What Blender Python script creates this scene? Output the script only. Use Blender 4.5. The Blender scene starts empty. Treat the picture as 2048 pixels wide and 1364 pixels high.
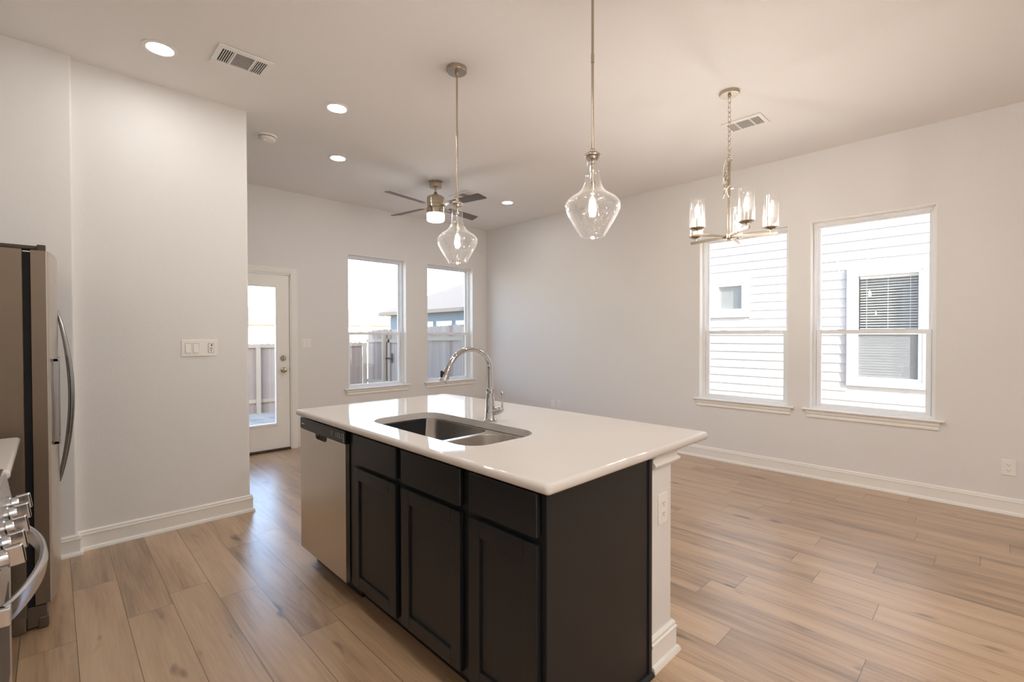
import bpy, bmesh, math, random
from mathutils import Vector, Matrix
from math import sin, cos, pi, radians as R
random.seed(4)
SC = bpy.context.scene
COL = SC.collection

# ------------------------------------------------------------------ camera
H = 3.05                                            # ceiling height
cam_d = bpy.data.cameras.new('camera'); cam = bpy.data.objects.new('camera', cam_d); COL.objects.link(cam)
cam_d.sensor_width = 36.0; cam_d.lens = 946.1227 / 2048 * 36.0; cam_d.clip_start = 0.02; cam_d.clip_end = 500
_a, _b, _r = R(44.2099), R(-0.7442), R(-0.1076)
fw = Vector((sin(_a)*cos(_b), cos(_a)*cos(_b), sin(_b))); rt = Vector((cos(_a), -sin(_a), 0)); up = rt.cross(fw)
rt2 = rt*cos(_r) + up*sin(_r); up2 = up*cos(_r) - rt*sin(_r)
M = Matrix((rt2, up2, -fw)).transposed().to_4x4(); M.translation = Vector((0, 0, 1.3491))
cam.matrix_world = M
SC.camera = cam

# ------------------------------------------------------------------ world, sun, exposure
SUN_DIR = Vector((0.252, 0.827, -0.504)).normalized()      # direction the sunlight travels
world = bpy.data.worlds.new('world'); SC.world = world; world.use_nodes = True
wn = world.node_tree; wn.nodes.clear()
sky = wn.nodes.new('ShaderNodeTexSky'); sky.sky_type = 'NISHITA'; sky.sun_disc = False
sky.sun_elevation = math.asin(-SUN_DIR.z); sky.sun_rotation = math.atan2(-SUN_DIR.x, -SUN_DIR.y)
sky.air_density = 1.0; sky.dust_density = 0.9; sky.ozone_density = 1.0
bg = wn.nodes.new('ShaderNodeBackground'); bg.inputs['Strength'].default_value = 1.05
wo = wn.nodes.new('ShaderNodeOutputWorld')
wn.links.new(sky.outputs[0], bg.inputs[0]); wn.links.new(bg.outputs[0], wo.inputs[0])
sun_d = bpy.data.lights.new('sun', 'SUN'); sun_d.energy = 18.0; sun_d.angle = R(0.6); sun_d.color = (1.0, 0.95, 0.88)
sun = bpy.data.objects.new('sun', sun_d); COL.objects.link(sun)
sun.rotation_euler = SUN_DIR.to_track_quat('-Z', 'Y').to_euler(); sun.location = (-8, -30, 22)
vs = SC.view_settings
SC.display_settings.display_device = 'sRGB'
vs.view_transform = 'Standard'; vs.look = 'None'; vs.gamma = 1.0; vs.use_curve_mapping = False; vs.exposure = 0.13
cy = SC.cycles
cy.use_denoising = True; cy.sample_clamp_indirect = 6.0; cy.max_bounces = 14; cy.diffuse_bounces = 8
cy.glossy_bounces = 6; cy.transparent_max_bounces = 32; cy.transmission_bounces = 8; cy.caustics_reflective = False; cy.caustics_refractive = False
WARM = (1.0, 0.975, 0.94)
LENS_E = 94.0          # downlight lens emission
BULB_E = 300.0          # chandelier / pendant bulbs
FAN_E = 22.0

# ------------------------------------------------------------------ materials
MATS = {}
class NT:
    """small node helper"""
    def __init__(s, name):
        s.m = bpy.data.materials.new(name); s.m.use_nodes = True; s.t = s.m.node_tree; s.t.nodes.clear()
        s.out = s.t.nodes.new('ShaderNodeOutputMaterial')
    def n(s, kind, **kw):
        nd = s.t.nodes.new('ShaderNode' + kind)
        for k, v in kw.items(): setattr(nd, k, v)
        return nd
    def l(s, a, b): s.t.links.new(a, b)
    def put(s, sock, v):
        if hasattr(v, 'links') or hasattr(v, 'is_output'): s.l(v, sock)
        else: sock.default_value = v
    def math(s, op, a, b=None, c=None):
        nd = s.n('Math', operation=op)
        for i, v in enumerate((a, b, c)):
            if v is not None: s.put(nd.inputs[i], v)
        return nd.outputs[0]
    def mix(s, f, a, b):
        nd = s.n('Mix', data_type='RGBA'); s.put(nd.inputs[0], f); s.put(nd.inputs[6], a); s.put(nd.inputs[7], b); return nd.outputs[2]
    def noise(s, vec, scale, detail=2.0, rough=0.5):
        nd = s.n('TexNoise'); nd.inputs['Scale'].default_value = scale; nd.inputs['Detail'].default_value = detail
        nd.inputs['Roughness'].default_value = rough
        if vec is not None: s.l(vec, nd.inputs['Vector'])
        return nd.outputs['Fac']
    def mapping(s, vec, scale):
        nd = s.n('Mapping'); nd.inputs['Scale'].default_value = scale; s.l(vec, nd.inputs['Vector']); return nd.outputs[0]
    def ramp(s, f, stops):
        nd = s.n('ValToRGB'); s.l(f, nd.inputs[0]); cr = nd.color_ramp
        while len(cr.elements) < len(stops): cr.elements.new(0.5)
        for e, (p, c) in zip(cr.elements, stops): e.position = p; e.color = (*c, 1)
        return nd.outputs[0]
    def bump(s, h, strength, dist=0.002):
        nd = s.n('Bump'); nd.inputs['Strength'].default_value = strength; nd.inputs['Distance'].default_value = dist; s.l(h, nd.inputs['Height']); return nd.outputs[0]
    def bsdf(s, color=(.8, .8, .8, 1), rough=.5, metal=0., normal=None, spec=None, coat=0., aniso=0.):
        p = s.n('BsdfPrincipled'); s.put(p.inputs['Base Color'], color); s.put(p.inputs['Roughness'], rough); s.put(p.inputs['Metallic'], metal)
        if normal is not None: s.l(normal, p.inputs['Normal'])
        if spec is not None: p.inputs['Specular IOR Level'].default_value = spec
        if coat: p.inputs['Coat Weight'].default_value = coat; p.inputs['Coat Roughness'].default_value = .08
        if aniso: p.inputs['Anisotropic'].default_value = aniso
        s.l(p.outputs[0], s.out.inputs[0]); return p
def rgb(r, g, b):
    """sRGB 0-255 to linear RGBA"""
    f = lambda c: (c/255/12.92) if c/255 <= .04045 else ((c/255+.055)/1.055)**2.4
    return (f(r), f(g), f(b), 1)

def plain(name, color, rough=.5, metal=0., bump=0., bscale=150., spec=None, coat=0., vary=0.):
    t = NT(name); tc = t.n('TexCoord').outputs['Object']; nrm = None; col = color
    if bump: nrm = t.bump(t.noise(tc, bscale, 3.0), bump, .002)
    if vary:
        d = tuple(c*(1-vary) for c in color[:3]) + (1,)
        col = t.mix(t.noise(tc, 3.0, 4.0), d, color)
    t.bsdf(col, rough, metal, nrm, spec, coat)
    MATS[name] = t.m; return t.m
def emis(name, color, strength):
    t = NT(name); e = t.n('Emission'); e.inputs[0].default_value = (*color, 1); e.inputs[1].default_value = strength
    t.l(e.outputs[0], t.out.inputs[0]); MATS[name] = t.m; return t.m
def thin_glass(name, tint=(1, 1, 1), rough=0.0, boost=1.0, seeded=False, haze=0.0):
    t = NT(name); tr = t.n('BsdfTransparent'); tr.inputs[0].default_value = (*tint, 1)
    gl = t.n('BsdfGlossy'); gl.inputs['Roughness'].default_value = rough; gl.inputs[0].default_value = (1, 1, 1, 1)
    ge = t.n('NewGeometry'); dp = t.n('VectorMath', operation='DOT_PRODUCT'); t.l(ge.outputs['Normal'], dp.inputs[0]); t.l(ge.outputs['Incoming'], dp.inputs[1])
    graze = t.math('SUBTRACT', 1.0, t.math('ABSOLUTE', dp.outputs['Value']))
    sch = t.math('MULTIPLY_ADD', t.math('POWER', graze, 5.0), .95, .045)
    fac = t.math('MULTIPLY', sch, boost); fac = t.math('MINIMUM', fac, 1.0)
    if seeded:
        tc = t.n('TexCoord').outputs['Object']
        vo = t.n('TexVoronoi'); vo.inputs['Scale'].default_value = 95.0; t.l(tc, vo.inputs['Vector'])
        spot = t.math('LESS_THAN', vo.outputs['Distance'], 0.20)
        wv = t.noise(tc, 14.0, 2.0)
        h = t.math('ADD', t.math('MULTIPLY', spot, .5), wv)
        bp = t.bump(h, .2, .004); t.l(bp, gl.inputs['Normal'])
        pick = t.math('GREATER_THAN', t.noise(tc, 40.0, 1.0), .56)
        fac = t.math('MINIMUM', t.math('ADD', fac, t.math('MULTIPLY', t.math('MULTIPLY', spot, pick), .30)), 1.0)
    mx = t.n('MixShader'); t.l(fac, mx.inputs[0]); t.l(tr.outputs[0], mx.inputs[1]); t.l(gl.outputs[0], mx.inputs[2])
    last = mx.outputs[0]
    if haze:
        df = t.n('BsdfTranslucent'); df.inputs[0].default_value = (.95, .95, .95, 1); d2 = t.n('BsdfDiffuse'); d2.inputs[0].default_value = (.95, .95, .95, 1)
        m0 = t.n('MixShader'); m0.inputs[0].default_value = .5; t.l(df.outputs[0], m0.inputs[1]); t.l(d2.outputs[0], m0.inputs[2]); df = m0
        hz = t.math('MULTIPLY_ADD', t.math('POWER', graze, 4.0), haze*7, haze)
        if seeded: hz = t.math('ADD', hz, t.math('MULTIPLY', t.math('MULTIPLY', spot, pick), haze*22))
        m2 = t.n('MixShader'); t.l(hz, m2.inputs[0]); t.l(last, m2.inputs[1]); t.l(df.outputs[0], m2.inputs[2]); last = m2.outputs[0]
    t.l(last, t.out.inputs[0]); MATS[name] = t.m; return t.m

PAINT = rgb(227, 225, 223)
plain('wall_paint', PAINT, .75, bump=.5, bscale=170.)
plain('ceiling_paint', rgb(238, 236, 234), .85, bump=.35, bscale=120.)
plain('trim_paint', rgb(238, 236, 231), .35)
plain('vinyl', rgb(238, 239, 240), .35)
plain('plastic_white', rgb(238, 235, 230), .3)
plain('plastic_shadow', rgb(70, 62, 56), .5)
plain('cabinet_black', rgb(24, 26, 29), .38, bump=.10, bscale=260.)
plain('counter_quartz', rgb(214, 208, 202), .04, spec=.5, vary=.03)
plain('chrome', (.54, .54, .55, 1), .05, 1.0)
plain('black_plastic', rgb(22, 22, 23), .35)
plain('dark_rubber', rgb(28, 27, 26), .7)
plain('white_marks', rgb(225, 225, 225), .5)
plain('fan_bulb_metal', rgb(190, 175, 150), .3, 1.0)
plain('blade_dark', rgb(98, 86, 78), .38, bump=.05, bscale=60.)
plain('lamp_black', rgb(15, 15, 15), .5)
plain('blue_plastic_edge', rgb(80, 90, 110), .4)
plain('gap_black', rgb(10, 9, 9), .8)
plain('cream_sleeve', rgb(235, 225, 205), .5)
plain('siding_white', rgb(184, 184, 185), .6)
plain('siding_blue', rgb(96, 108, 120), .7)
plain('roof_shingle', rgb(106, 100, 94), .9, bump=.4, bscale=20., vary=.15)
plain('bronze', rgb(66, 56, 50), .45, .6)
plain('iron_black', rgb(18, 19, 24), .5, .4)
plain('house_cream', rgb(214, 204, 190), .8)
plain('slat_white', rgb(232, 236, 235), .5)
emis('lens_glow', WARM, LENS_E)
emis('bulb_glow', (1.0, .92, .82), BULB_E)
emis('fan_glow', (.98, .98, 1.0), FAN_E)
thin_glass('window_glass')
thin_glass('seeded_glass', (.995, .995, .995), .0, 1.25, True, .003)
thin_glass('shade_glass', (.995, .995, .995), .0, 1.25, True, .0014)
thin_glass('bulb_glass', (.98, .98, .98), .0, 1.0)

def brushed(name, color, rough, axis, metal=1.0, s=1.0):
    """brushed metal: fine streaks running along one axis"""
    t = NT(name); tc = t.n('TexCoord').outputs['Object']
    sc = {'x': (2, 260, 260), 'y': (260, 2, 260), 'z': (260, 260, 2)}[axis]
    f = t.noise(t.mapping(tc, sc), 1.0, 3.0, .6)
    r = t.math('MULTIPLY_ADD', f, .16, rough-.08)
    t.bsdf(color, r, metal, t.bump(f, .05*s, .0005)); MATS[name] = t.m
brushed('stainless', rgb(214, 206, 196), .32, 'z')
brushed('stainless_h', rgb(205, 200, 195), .24, 'y')
brushed('sink_steel', rgb(226, 220, 214), .30, 'z')
brushed('fridge_side', rgb(112, 98, 83), .42, 'z', .55)
brushed('nickel', rgb(188, 176, 158), .24, 'z')
brushed('blade_nickel', rgb(168, 160, 150), .35, 'x', .7)
brushed('handle_metal', rgb(205, 205, 208), .16, 'z')
brushed('handle_dark', rgb(150, 150, 152), .2, 'z')

def floor_mat():
    t = NT('floor_planks'); tc = t.n('TexCoord').outputs['Object']
    sp = t.n('SeparateXYZ'); t.l(tc, sp.inputs[0]); x, y = sp.outputs[0], sp.outputs[1]
    u = t.math('DIVIDE', t.math('SUBTRACT', x, .065), .18); row = t.math('FLOOR', u); fu = t.math('SUBTRACT', u, row)
    wn1 = t.n('TexWhiteNoise', noise_dimensions='1D'); t.l(t.math('ADD', row, 31.0), wn1.inputs['W'])
    v = t.math('DIVIDE', t.math('ADD', y, t.math('MULTIPLY', wn1.outputs['Value'], 5.0)), 1.22)
    colm = t.math('FLOOR', v); fv = t.math('SUBTRACT', v, colm)
    cb = t.n('CombineXYZ'); t.l(row, cb.inputs[0]); t.l(colm, cb.inputs[1])
    wn2 = t.n('TexWhiteNoise', noise_dimensions='2D'); t.l(cb.outputs[0], wn2.inputs['Vector'])
    idv = wn2.outputs['Value']
    # grain coordinates: shifted per plank
    gx = t.math('ADD', x, t.math('MULTIPLY', idv, 13.0)); gy = t.math('ADD', y, t.math('MULTIPLY', idv, 29.0))
    g = t.n('CombineXYZ'); t.l(gx, g.inputs[0]); t.l(gy, g.inputs[1]); gc = g.outputs[0]
    broad = t.noise(t.mapping(gc, (10.0, .75, 1)), 1.0, 4.0, .55)
    fine = t.noise(t.mapping(gc, (95, 3.2, 1)), 1.0, 4.0, .6)
    warp = t.noise(t.mapping(gc, (8.0, .62, 1)), 1.0, 1.5, .4)
    rings = t.math('FRACT', t.math('MULTIPLY', warp, 15.0))
    rings = t.math('ABSOLUTE', t.math('SUBTRACT', rings, .5))
    knot = t.noise(t.mapping(gc, (11.0, 3.0, 1)), 1.0, 2.0, .5)
    knot = t.math('MINIMUM', t.math('MAXIMUM', t.math('MULTIPLY', t.math('SUBTRACT', knot, .665), 8.0), 0.0), 1.0)
    tone = t.math('ADD', t.math('MULTIPLY', broad, .80), t.math('MULTIPLY', fine, .30))
    tone = t.math('ADD', tone, t.math('MULTIPLY', rings, .10))
    tone = t.math('ADD', tone, t.math('MULTIPLY', t.math('SUBTRACT', idv, .5), .15))
    tone = t.math('SUBTRACT', tone, t.math('MULTIPLY', knot, .42))
    base = t.ramp(tone, [(.26, rgb(92, 72, 54)[:3]), (.46, rgb(150, 121, 92)[:3]), (.62, rgb(182, 150, 117)[:3]), (.82, rgb(202, 172, 139)[:3])])
    e1 = t.math('LESS_THAN', t.math('MINIMUM', fu, t.math('SUBTRACT', 1.0, fu)), .0065)
    e2 = t.math('LESS_THAN', t.math('MINIMUM', fv, t.math('SUBTRACT', 1.0, fv)), .00095)
    e = t.math('MAXIMUM', e1, e2)
    col = t.mix(e, base, rgb(66, 54, 45))
    h = t.math('SUBTRACT', t.math('MULTIPLY', fine, .25), t.math('MULTIPLY', e, 1.0))
    rough = t.math('MULTIPLY_ADD', fine, .14, .26)
    p = t.bsdf(col, rough, 0., t.bump(h, .22, .0012), spec=1.0, coat=.35)
    p.inputs['Coat Roughness'].default_value = .28
    MATS['floor_planks'] = t.m
floor_mat()

def wood_fence(name, c1, c2):
    t = NT(name); tc = t.n('TexCoord').outputs['Object']
    sp = t.n('SeparateXYZ'); t.l(tc, sp.inputs[0])
    s_ = t.math('ADD', sp.outputs[0], sp.outputs[1])
    idx = t.math('FLOOR', t.math('DIVIDE', s_, .145))
    w = t.n('TexWhiteNoise', noise_dimensions='1D'); t.l(idx, w.inputs['W'])
    g = t.noise(t.mapping(tc, (30, 30, 1.6)), 1.0, 4.0)
    f = t.math('ADD', t.math('MULTIPLY', w.outputs['Value'], .6), t.math('MULTIPLY', g, .4))
    t.bsdf(t.mix(f, c1, c2), .85); MATS[name] = t.m
wood_fence('fence_wood', rgb(124, 108, 98), rgb(176, 162, 152))
plain('fence_rail', rgb(172, 158, 140), .85, vary=.1)

def ground_mat():
    t = NT('yard_soil'); tc = t.n('TexCoord').outputs['Object']
    f = t.noise(tc, 2.2, 8.0, .65); g = t.noise(tc, 30, 4.0)
    c = t.ramp(t.math('ADD', t.math('MULTIPLY', f, .7), t.math('MULTIPLY', g, .3)), [(.3, rgb(128, 116, 104)[:3]), (.6, rgb(188, 178, 164)[:3])])
    t.bsdf(c, .95, 0., t.bump(f, .6, .05)); MATS['yard_soil'] = t.m
ground_mat()
def screen_mat(name, c, f):
    t = NT(name); tr = t.n('BsdfTransparent'); df = t.n('BsdfDiffuse'); df.inputs[0].default_value = c
    mx = t.n('MixShader'); mx.inputs[0].default_value = f; t.l(tr.outputs[0], mx.inputs[1]); t.l(df.outputs[0], mx.inputs[2]); t.l(mx.outputs[0], t.out.inputs[0])
    MATS[name] = t.m
screen_mat('insect_screen', rgb(80, 84, 90), .22)
screen_mat('pale_screen', rgb(150, 154, 156), .62)

# ------------------------------------------------------------------ mesh helpers
class MB:
    def __init__(s): s.bm = bmesh.new()
    def poly(s, vs, faces):
        bv = [s.bm.verts.new(v) for v in vs]
        for f in faces:
            try: s.bm.faces.new([bv[i] for i in f])
            except ValueError: pass
        return bv
    def box(s, a, b, bev=0., seg=2, mat=None):
        x0, y0, z0 = [min(p, q) for p, q in zip(a, b)]; x1, y1, z1 = [max(p, q) for p, q in zip(a, b)]
        t = bmesh.new()
        bmesh.ops.create_cube(t, size=1.0)
        for v in t.verts: v.co = Vector(((x0+x1)/2 + v.co.x*(x1-x0), (y0+y1)/2 + v.co.y*(y1-y0), (z0+z1)/2 + v.co.z*(z1-z0)))
        if bev:
            bev = min(bev, (x1-x0)*.49, (y1-y0)*.49, (z1-z0)*.49)
            bmesh.ops.bevel(t, geom=list(t.edges), offset=bev, segments=seg, profile=.5, affect='EDGES')
        if mat is not None: bmesh.ops.transform(t, matrix=mat, verts=t.verts)
        s.join(t); return s
    def join(s, t):
        m = bpy.data.meshes.new('tmp'); t.to_mesh(m); t.free(); s.bm.from_mesh(m); bpy.data.meshes.remove(m)
    def lathe(s, prof, c=(0, 0, 0), seg=32, axis='z', caps=True, mat=None):
        """prof: (radius, height) list revolved about an axis through c"""
        t = bmesh.new(); rings = []
        for r, h in prof:
            ring = []
            for i in range(seg):
                a = 2*pi*i/seg; p = (r*cos(a), r*sin(a), h)
                if axis == 'x': p = (h, r*cos(a), r*sin(a))
                if axis == 'y': p = (r*sin(a), h, r*cos(a))
                ring.append(t.verts.new((p[0]+c[0], p[1]+c[1], p[2]+c[2])))
            rings.append(ring)
        for A, B in zip(rings, rings[1:]):
            for i in range(seg):
                t.faces.new((A[i], A[(i+1) % seg], B[(i+1) % seg], B[i]))
        if caps:
            for q in (rings[0], rings[-1]):
                try: t.faces.new(q)
                except ValueError: pass
        bmesh.ops.recalc_face_normals(t, faces=t.faces)
        if mat is not None: bmesh.ops.transform(t, matrix=mat, verts=t.verts)
        s.join(t); return s
    def cyl(s, p, q, r, seg=20, r2=None):
        p, q = Vector(p), Vector(q); d = q-p; L = d.length
        m = Matrix.Translation(p) @ d.to_track_quat('Z', 'Y').to_matrix().to_4x4()
        return s.lathe([(r, 0), (r2 if r2 is not None else r, L)], seg=seg, mat=m)
    def tube(s, pts, rads, seg=14, closed=False, sx=1., sy=1., upv=None):
        """sweep a circle (or ellipse sx,sy) along points"""
        pts = [Vector(p) for p in pts]; n = len(pts)
        if not hasattr(rads, '__len__'): rads = [rads]*n
        t = bmesh.new(); rings = []; prev = None
        for i, p in enumerate(pts):
            if closed: d = pts[(i+1) % n] - pts[i-1]
            else: d = pts[min(i+1, n-1)] - pts[max(i-1, 0)]
            d.normalize()
            ref = Vector(upv) if upv else (prev if prev is not None else (Vector((0, 0, 1)) if abs(d.z) < .9 else Vector((1, 0, 0))))
            a = ref - d*ref.dot(d)
            if a.length < 1e-6: a = d.orthogonal()
            a.normalize(); b = d.cross(a); prev = a
            rings.append([t.verts.new(p + (a*cos(2*pi*k/seg)*sx + b*sin(2*pi*k/seg)*sy)*rads[i]) for k in range(seg)])
        rr = list(zip(rings, rings[1:])) + ([(rings[-1], rings[0])] if closed else [])
        for A, B in rr:
            for i in range(seg): t.faces.new((A[i], A[(i+1) % seg], B[(i+1) % seg], B[i]))
        if not closed: t.faces.new(rings[0][::-1]); t.faces.new(rings[-1])
        bmesh.ops.recalc_face_normals(t, faces=t.faces)
        s.join(t); return s
    def prism(s, prof, path0, path1, u, v):
        """closed 2-D profile (a,b) extruded from path0 to path1; a along u, b along v"""
        p0, p1, u, v = Vector(path0), Vector(path1), Vector(u), Vector(v)
        t = bmesh.new()
        A = [t.verts.new(p0 + u*a + v*b) for a, b in prof]; B = [t.verts.new(p1 + u*a + v*b) for a, b in prof]
        n = len(prof)
        for i in range(n): t.faces.new((A[i], A[(i+1) % n], B[(i+1) % n], B[i]))
        t.faces.new(A[::-1]); t.faces.new(B)
        bmesh.ops.recalc_face_normals(t, faces=t.faces); s.join(t); return s
    def slab(s, outline, z0, z1):
        """vertical extrusion of a plan outline"""
        return s.prism(outline, (0, 0, z0), (0, 0, z1), (1, 0, 0), (0, 1, 0))
    def sweep(s, prof, pts):
        """mitred moulding: profile (out, z) swept along an open plan polyline; out = left of travel"""
        pts = [Vector((p[0], p[1], 0)) for p in pts]; t = bmesh.new(); rings = []
        for i, p in enumerate(pts):
            ds = []
            if i > 0: ds.append((p-pts[i-1]).normalized())
            if i < len(pts)-1: ds.append((pts[i+1]-p).normalized())
            ns = [Vector((-d.y, d.x, 0)) for d in ds]
            if len(ns) == 2:
                nn = (ns[0]+ns[1]).normalized(); nn = nn / max(.2, nn.dot(ns[0]))
            else: nn = ns[0]
            rings.append([t.verts.new(p + nn*a + Vector((0, 0, z))) for a, z in prof])
        n = len(prof)
        for A, B in zip(rings, rings[1:]):
            for i in range(n): t.faces.new((A[i], A[(i+1) % n], B[(i+1) % n], B[i]))
        t.faces.new(rings[0][::-1]); t.faces.new(rings[-1])
        bmesh.ops.recalc_face_normals(t, faces=t.faces); s.join(t); return s
    def wall(s, axis, f0, f1, ur, zr, holes):
        """wall slab between f0 and f1 on `axis` with rectangular holes (u0,u1,z0,z1)"""
        us = sorted(set([*ur] + [h[0] for h in holes] + [h[1] for h in holes])); zs = sorted(set([*zr] + [h[2] for h in holes] + [h[3] for h in holes]))
        P = (lambda d, u, z: (d, u, z)) if axis == 'x' else (lambda d, u, z: (u, d, z))
        full = lambda i, j: 0 <= i < len(us)-1 and 0 <= j < len(zs)-1 and not any(h[0] <= (us[i]+us[i+1])/2 <= h[1] and h[2] <= (zs[j]+zs[j+1])/2 <= h[3] for h in holes)
        V = {}
        def vt(d, u, z):
            k = (d, u, z)
            if k not in V: V[k] = s.bm.verts.new(P(d, u, z))
            return V[k]
        for i in range(len(us)-1):
            for j in range(len(zs)-1):
                if not full(i, j): continue
                a, b, c, d = us[i], us[i+1], zs[j], zs[j+1]
                for f in (f0, f1): s.bm.faces.new([vt(f, a, c), vt(f, b, c), vt(f, b, d), vt(f, a, d)])
                if not full(i-1, j): s.bm.faces.new([vt(f0, a, c), vt(f1, a, c), vt(f1, a, d), vt(f0, a, d)])
                if not full(i+1, j): s.bm.faces.new([vt(f0, b, c), vt(f1, b, c), vt(f1, b, d), vt(f0, b, d)])
                if not full(i, j-1): s.bm.faces.new([vt(f0, a, c), vt(f1, a, c), vt(f1, b, c), vt(f0, b, c)])
                if not full(i, j+1): s.bm.faces.new([vt(f0, a, d), vt(f1, a, d), vt(f1, b, d), vt(f0, b, d)])
        bmesh.ops.recalc_face_normals(s.bm, faces=s.bm.faces); return s

WORLD = {}
GLASSY = ('seeded_glass', 'shade_glass', 'bulb_glass', 'window_glass', 'chrome')
def thing(name, label, cat, loc=(0, 0, 0), group=None, kind=None, rotz=0.):
    o = bpy.data.objects.new(name, None); o.empty_display_size = .1; COL.objects.link(o)
    o.location = loc; o.rotation_euler = (0, 0, rotz)
    o['label'] = label
    if cat: o['category'] = cat
    if group: o['group'] = group
    if kind: o['kind'] = kind
    WORLD[o.name] = Matrix.Translation(Vector(loc)) @ Matrix.Rotation(rotz, 4, 'Z')
    return o
def obj(name, mb, mat, parent=None, local=False, smooth=True, ang=35, label=None, cat=None, group=None, kind=None):
    """link the mesh; vertices are world coordinates unless local=True (then they are in the parent's frame)"""
    bm = mb.bm
    W = WORLD[parent.name] if parent else Matrix.Identity(4)
    if not local and parent: bmesh.ops.transform(bm, matrix=W.inverted(), verts=bm.verts)
    xs = [v.co for v in bm.verts]
    lo = Vector([min(c[i] for c in xs) for i in range(3)]); hi = Vector([max(c[i] for c in xs) for i in range(3)]); ctr = (lo+hi)/2
    keep_origin = mat in ('floor_planks', 'fence_wood')
    if keep_origin: ctr = Vector((0, 0, 0))
    bmesh.ops.translate(bm, vec=-ctr, verts=bm.verts)
    me = bpy.data.meshes.new(name); bm.to_mesh(me); bm.free()
    if smooth:
        me.polygons.foreach_set('use_smooth', [True]*len(me.polygons)); me.set_sharp_from_angle(angle=R(ang))
    me.materials.append(MATS[mat])
    o = bpy.data.objects.new(name, me); COL.objects.link(o); o.location = ctr
    if smooth and mat not in GLASSY:
        wnm = o.modifiers.new('weighted_normal', 'WEIGHTED_NORMAL'); wnm.keep_sharp = True; wnm.weight = 50
    if parent: o.parent = parent
    WORLD[o.name] = W @ Matrix.Translation(ctr)
    if label: o['label'] = label
    if cat: o['category'] = cat
    if group: o['group'] = group
    if kind: o['kind'] = kind
    return o
def struct(name, mb, mat, label=None): return obj(name, mb, mat, kind='structure', label=label)
def copy_tree(o, parent=None):
    c = o.copy(); COL.objects.link(c); c.parent = parent
    for ch in list(o.children): copy_tree(ch, c)
    return c

def rrect(x0, x1, y0, y1, r, seg=8):
    """rounded rectangle outline; r is one radius or four (x1y1, x0y1, x0y0, x1y0)"""
    rs = r if hasattr(r, '__len__') else (r,)*4; out = []
    for (cx, cy, a0, rr) in ((x1, y1, 0, rs[0]), (x0, y1, 90, rs[1]), (x0, y0, 180, rs[2]), (x1, y0, 270, rs[3])):
        mx = cx - rr if cx == x1 else cx + rr; my = cy - rr if cy == y1 else cy + rr
        for k in range(seg+1):
            a = R(a0 + 90*k/seg); out.append((mx + rr*cos(a), my + rr*sin(a)))
    return out

# ------------------------------------------------------------------ room shell
XR, YB, YL, XE = 5.118, 5.866, 3.998, 1.083
XK, YR = -0.78, -2.6            # kitchen wall, rear wall
XH = -0.2                        # left wall of the living area behind the partition
WT = 0.19                        # exterior wall thickness
WZ0, WZ1 = 0.640, 2.405
BW = [(2.747, 3.612), (3.963, 4.832)]                 # windows in the back wall (x ranges)
RW = [(1.420, 2.300), (0.350, 1.238)]                 # windows in the right wall (y ranges)
DX0, DX1, DZ = 1.092, 2.046, 2.075                    # door opening

struct('floor', MB().box((XK-.2, YR-.2, -.12), (XR+WT, YB+WT, 0)), 'floor_planks', 'greige wood plank floor laid towards the back wall')
struct('ceiling', MB().box((XK-.2, YR-.2, H), (XR+WT, YB+WT, H+.15)), 'ceiling_paint', 'flat white textured ceiling')
struct('wall_back', MB().wall('y', YB, YB+WT, (XH-.15, XR+WT), (0, H), [(a, b, WZ0, WZ1) for a, b in BW] + [(DX0, DX1, 0, DZ)]), 'wall_paint', 'off-white back wall with glazed door and two windows')
struct('wall_right', MB().wall('x', XR, XR+WT, (YR, YB), (0, H), [(a, b, WZ0, WZ1) for a, b in RW]), 'wall_paint', 'off-white long right wall with two tall windows')
struct('wall_kitchen', MB().box((XK-.15, YR, 0), (XK, YL+.12, H)), 'wall_paint')
struct('wall_rear', MB().box((XK-.15, YR-.15, 0), (XR+WT, YR, H)), 'wall_paint')
struct('wall_hall', MB().box((XH-.15, YL+.12, 0), (XH, YB, H)), 'wall_paint')
po = [(XK, YL+.12)] + [(XK, 3.944), (.088, 3.944)] + [(.1-.012+.012*sin(a), 3.956-.012*cos(a)) for a in (R(30), R(60), R(90))] + [(.1, YL)]
er = .022
po += [(XE-er, YL)] + [(XE-er+er*sin(R(a)), YL+er-er*cos(R(a))) for a in (15, 30, 45, 60, 75, 90)]
po += [(XE-er+er*cos(R(a)), YL+.12-er+er*sin(R(a))) for a in (15, 30, 45, 60, 75, 90)]
struct('wall_partition', MB().slab(po, 0, H), 'wall_paint', 'off-white partition wall beside the refrigerator')

# baseboard profile: shoe moulding, flat board, stepped cap
BP = [(0, 0), (.026, 0), (.026, .008), (.021, .020), (.013, .024), (.013, .092), (.016, .095), (.016, .103), (.011, .106), (.011, .118), (.006, .125), (0, .126)]
def baseboard(name, pts, label): struct(name, MB().sweep(BP, pts), 'trim_paint', label)
baseboard('baseboard_right', [(XR, YR), (XR, YB)], 'white baseboard along the right wall')
baseboard('baseboard_back', [(XR, YB), (DX1+.085, YB)], 'white baseboard along the back wall')
baseboard('baseboard_partition', [(XE, YL+.12), (XE, YL), (.1, YL), (.1, 3.944), (-.3, 3.944)][::1], 'white baseboard along the partition wall')
baseboard('baseboard_hall', [(DX0-.085, YB), (XH, YB), (XH, YL+.12), (XE, YL+.12)], 'white baseboard behind the partition')

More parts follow.
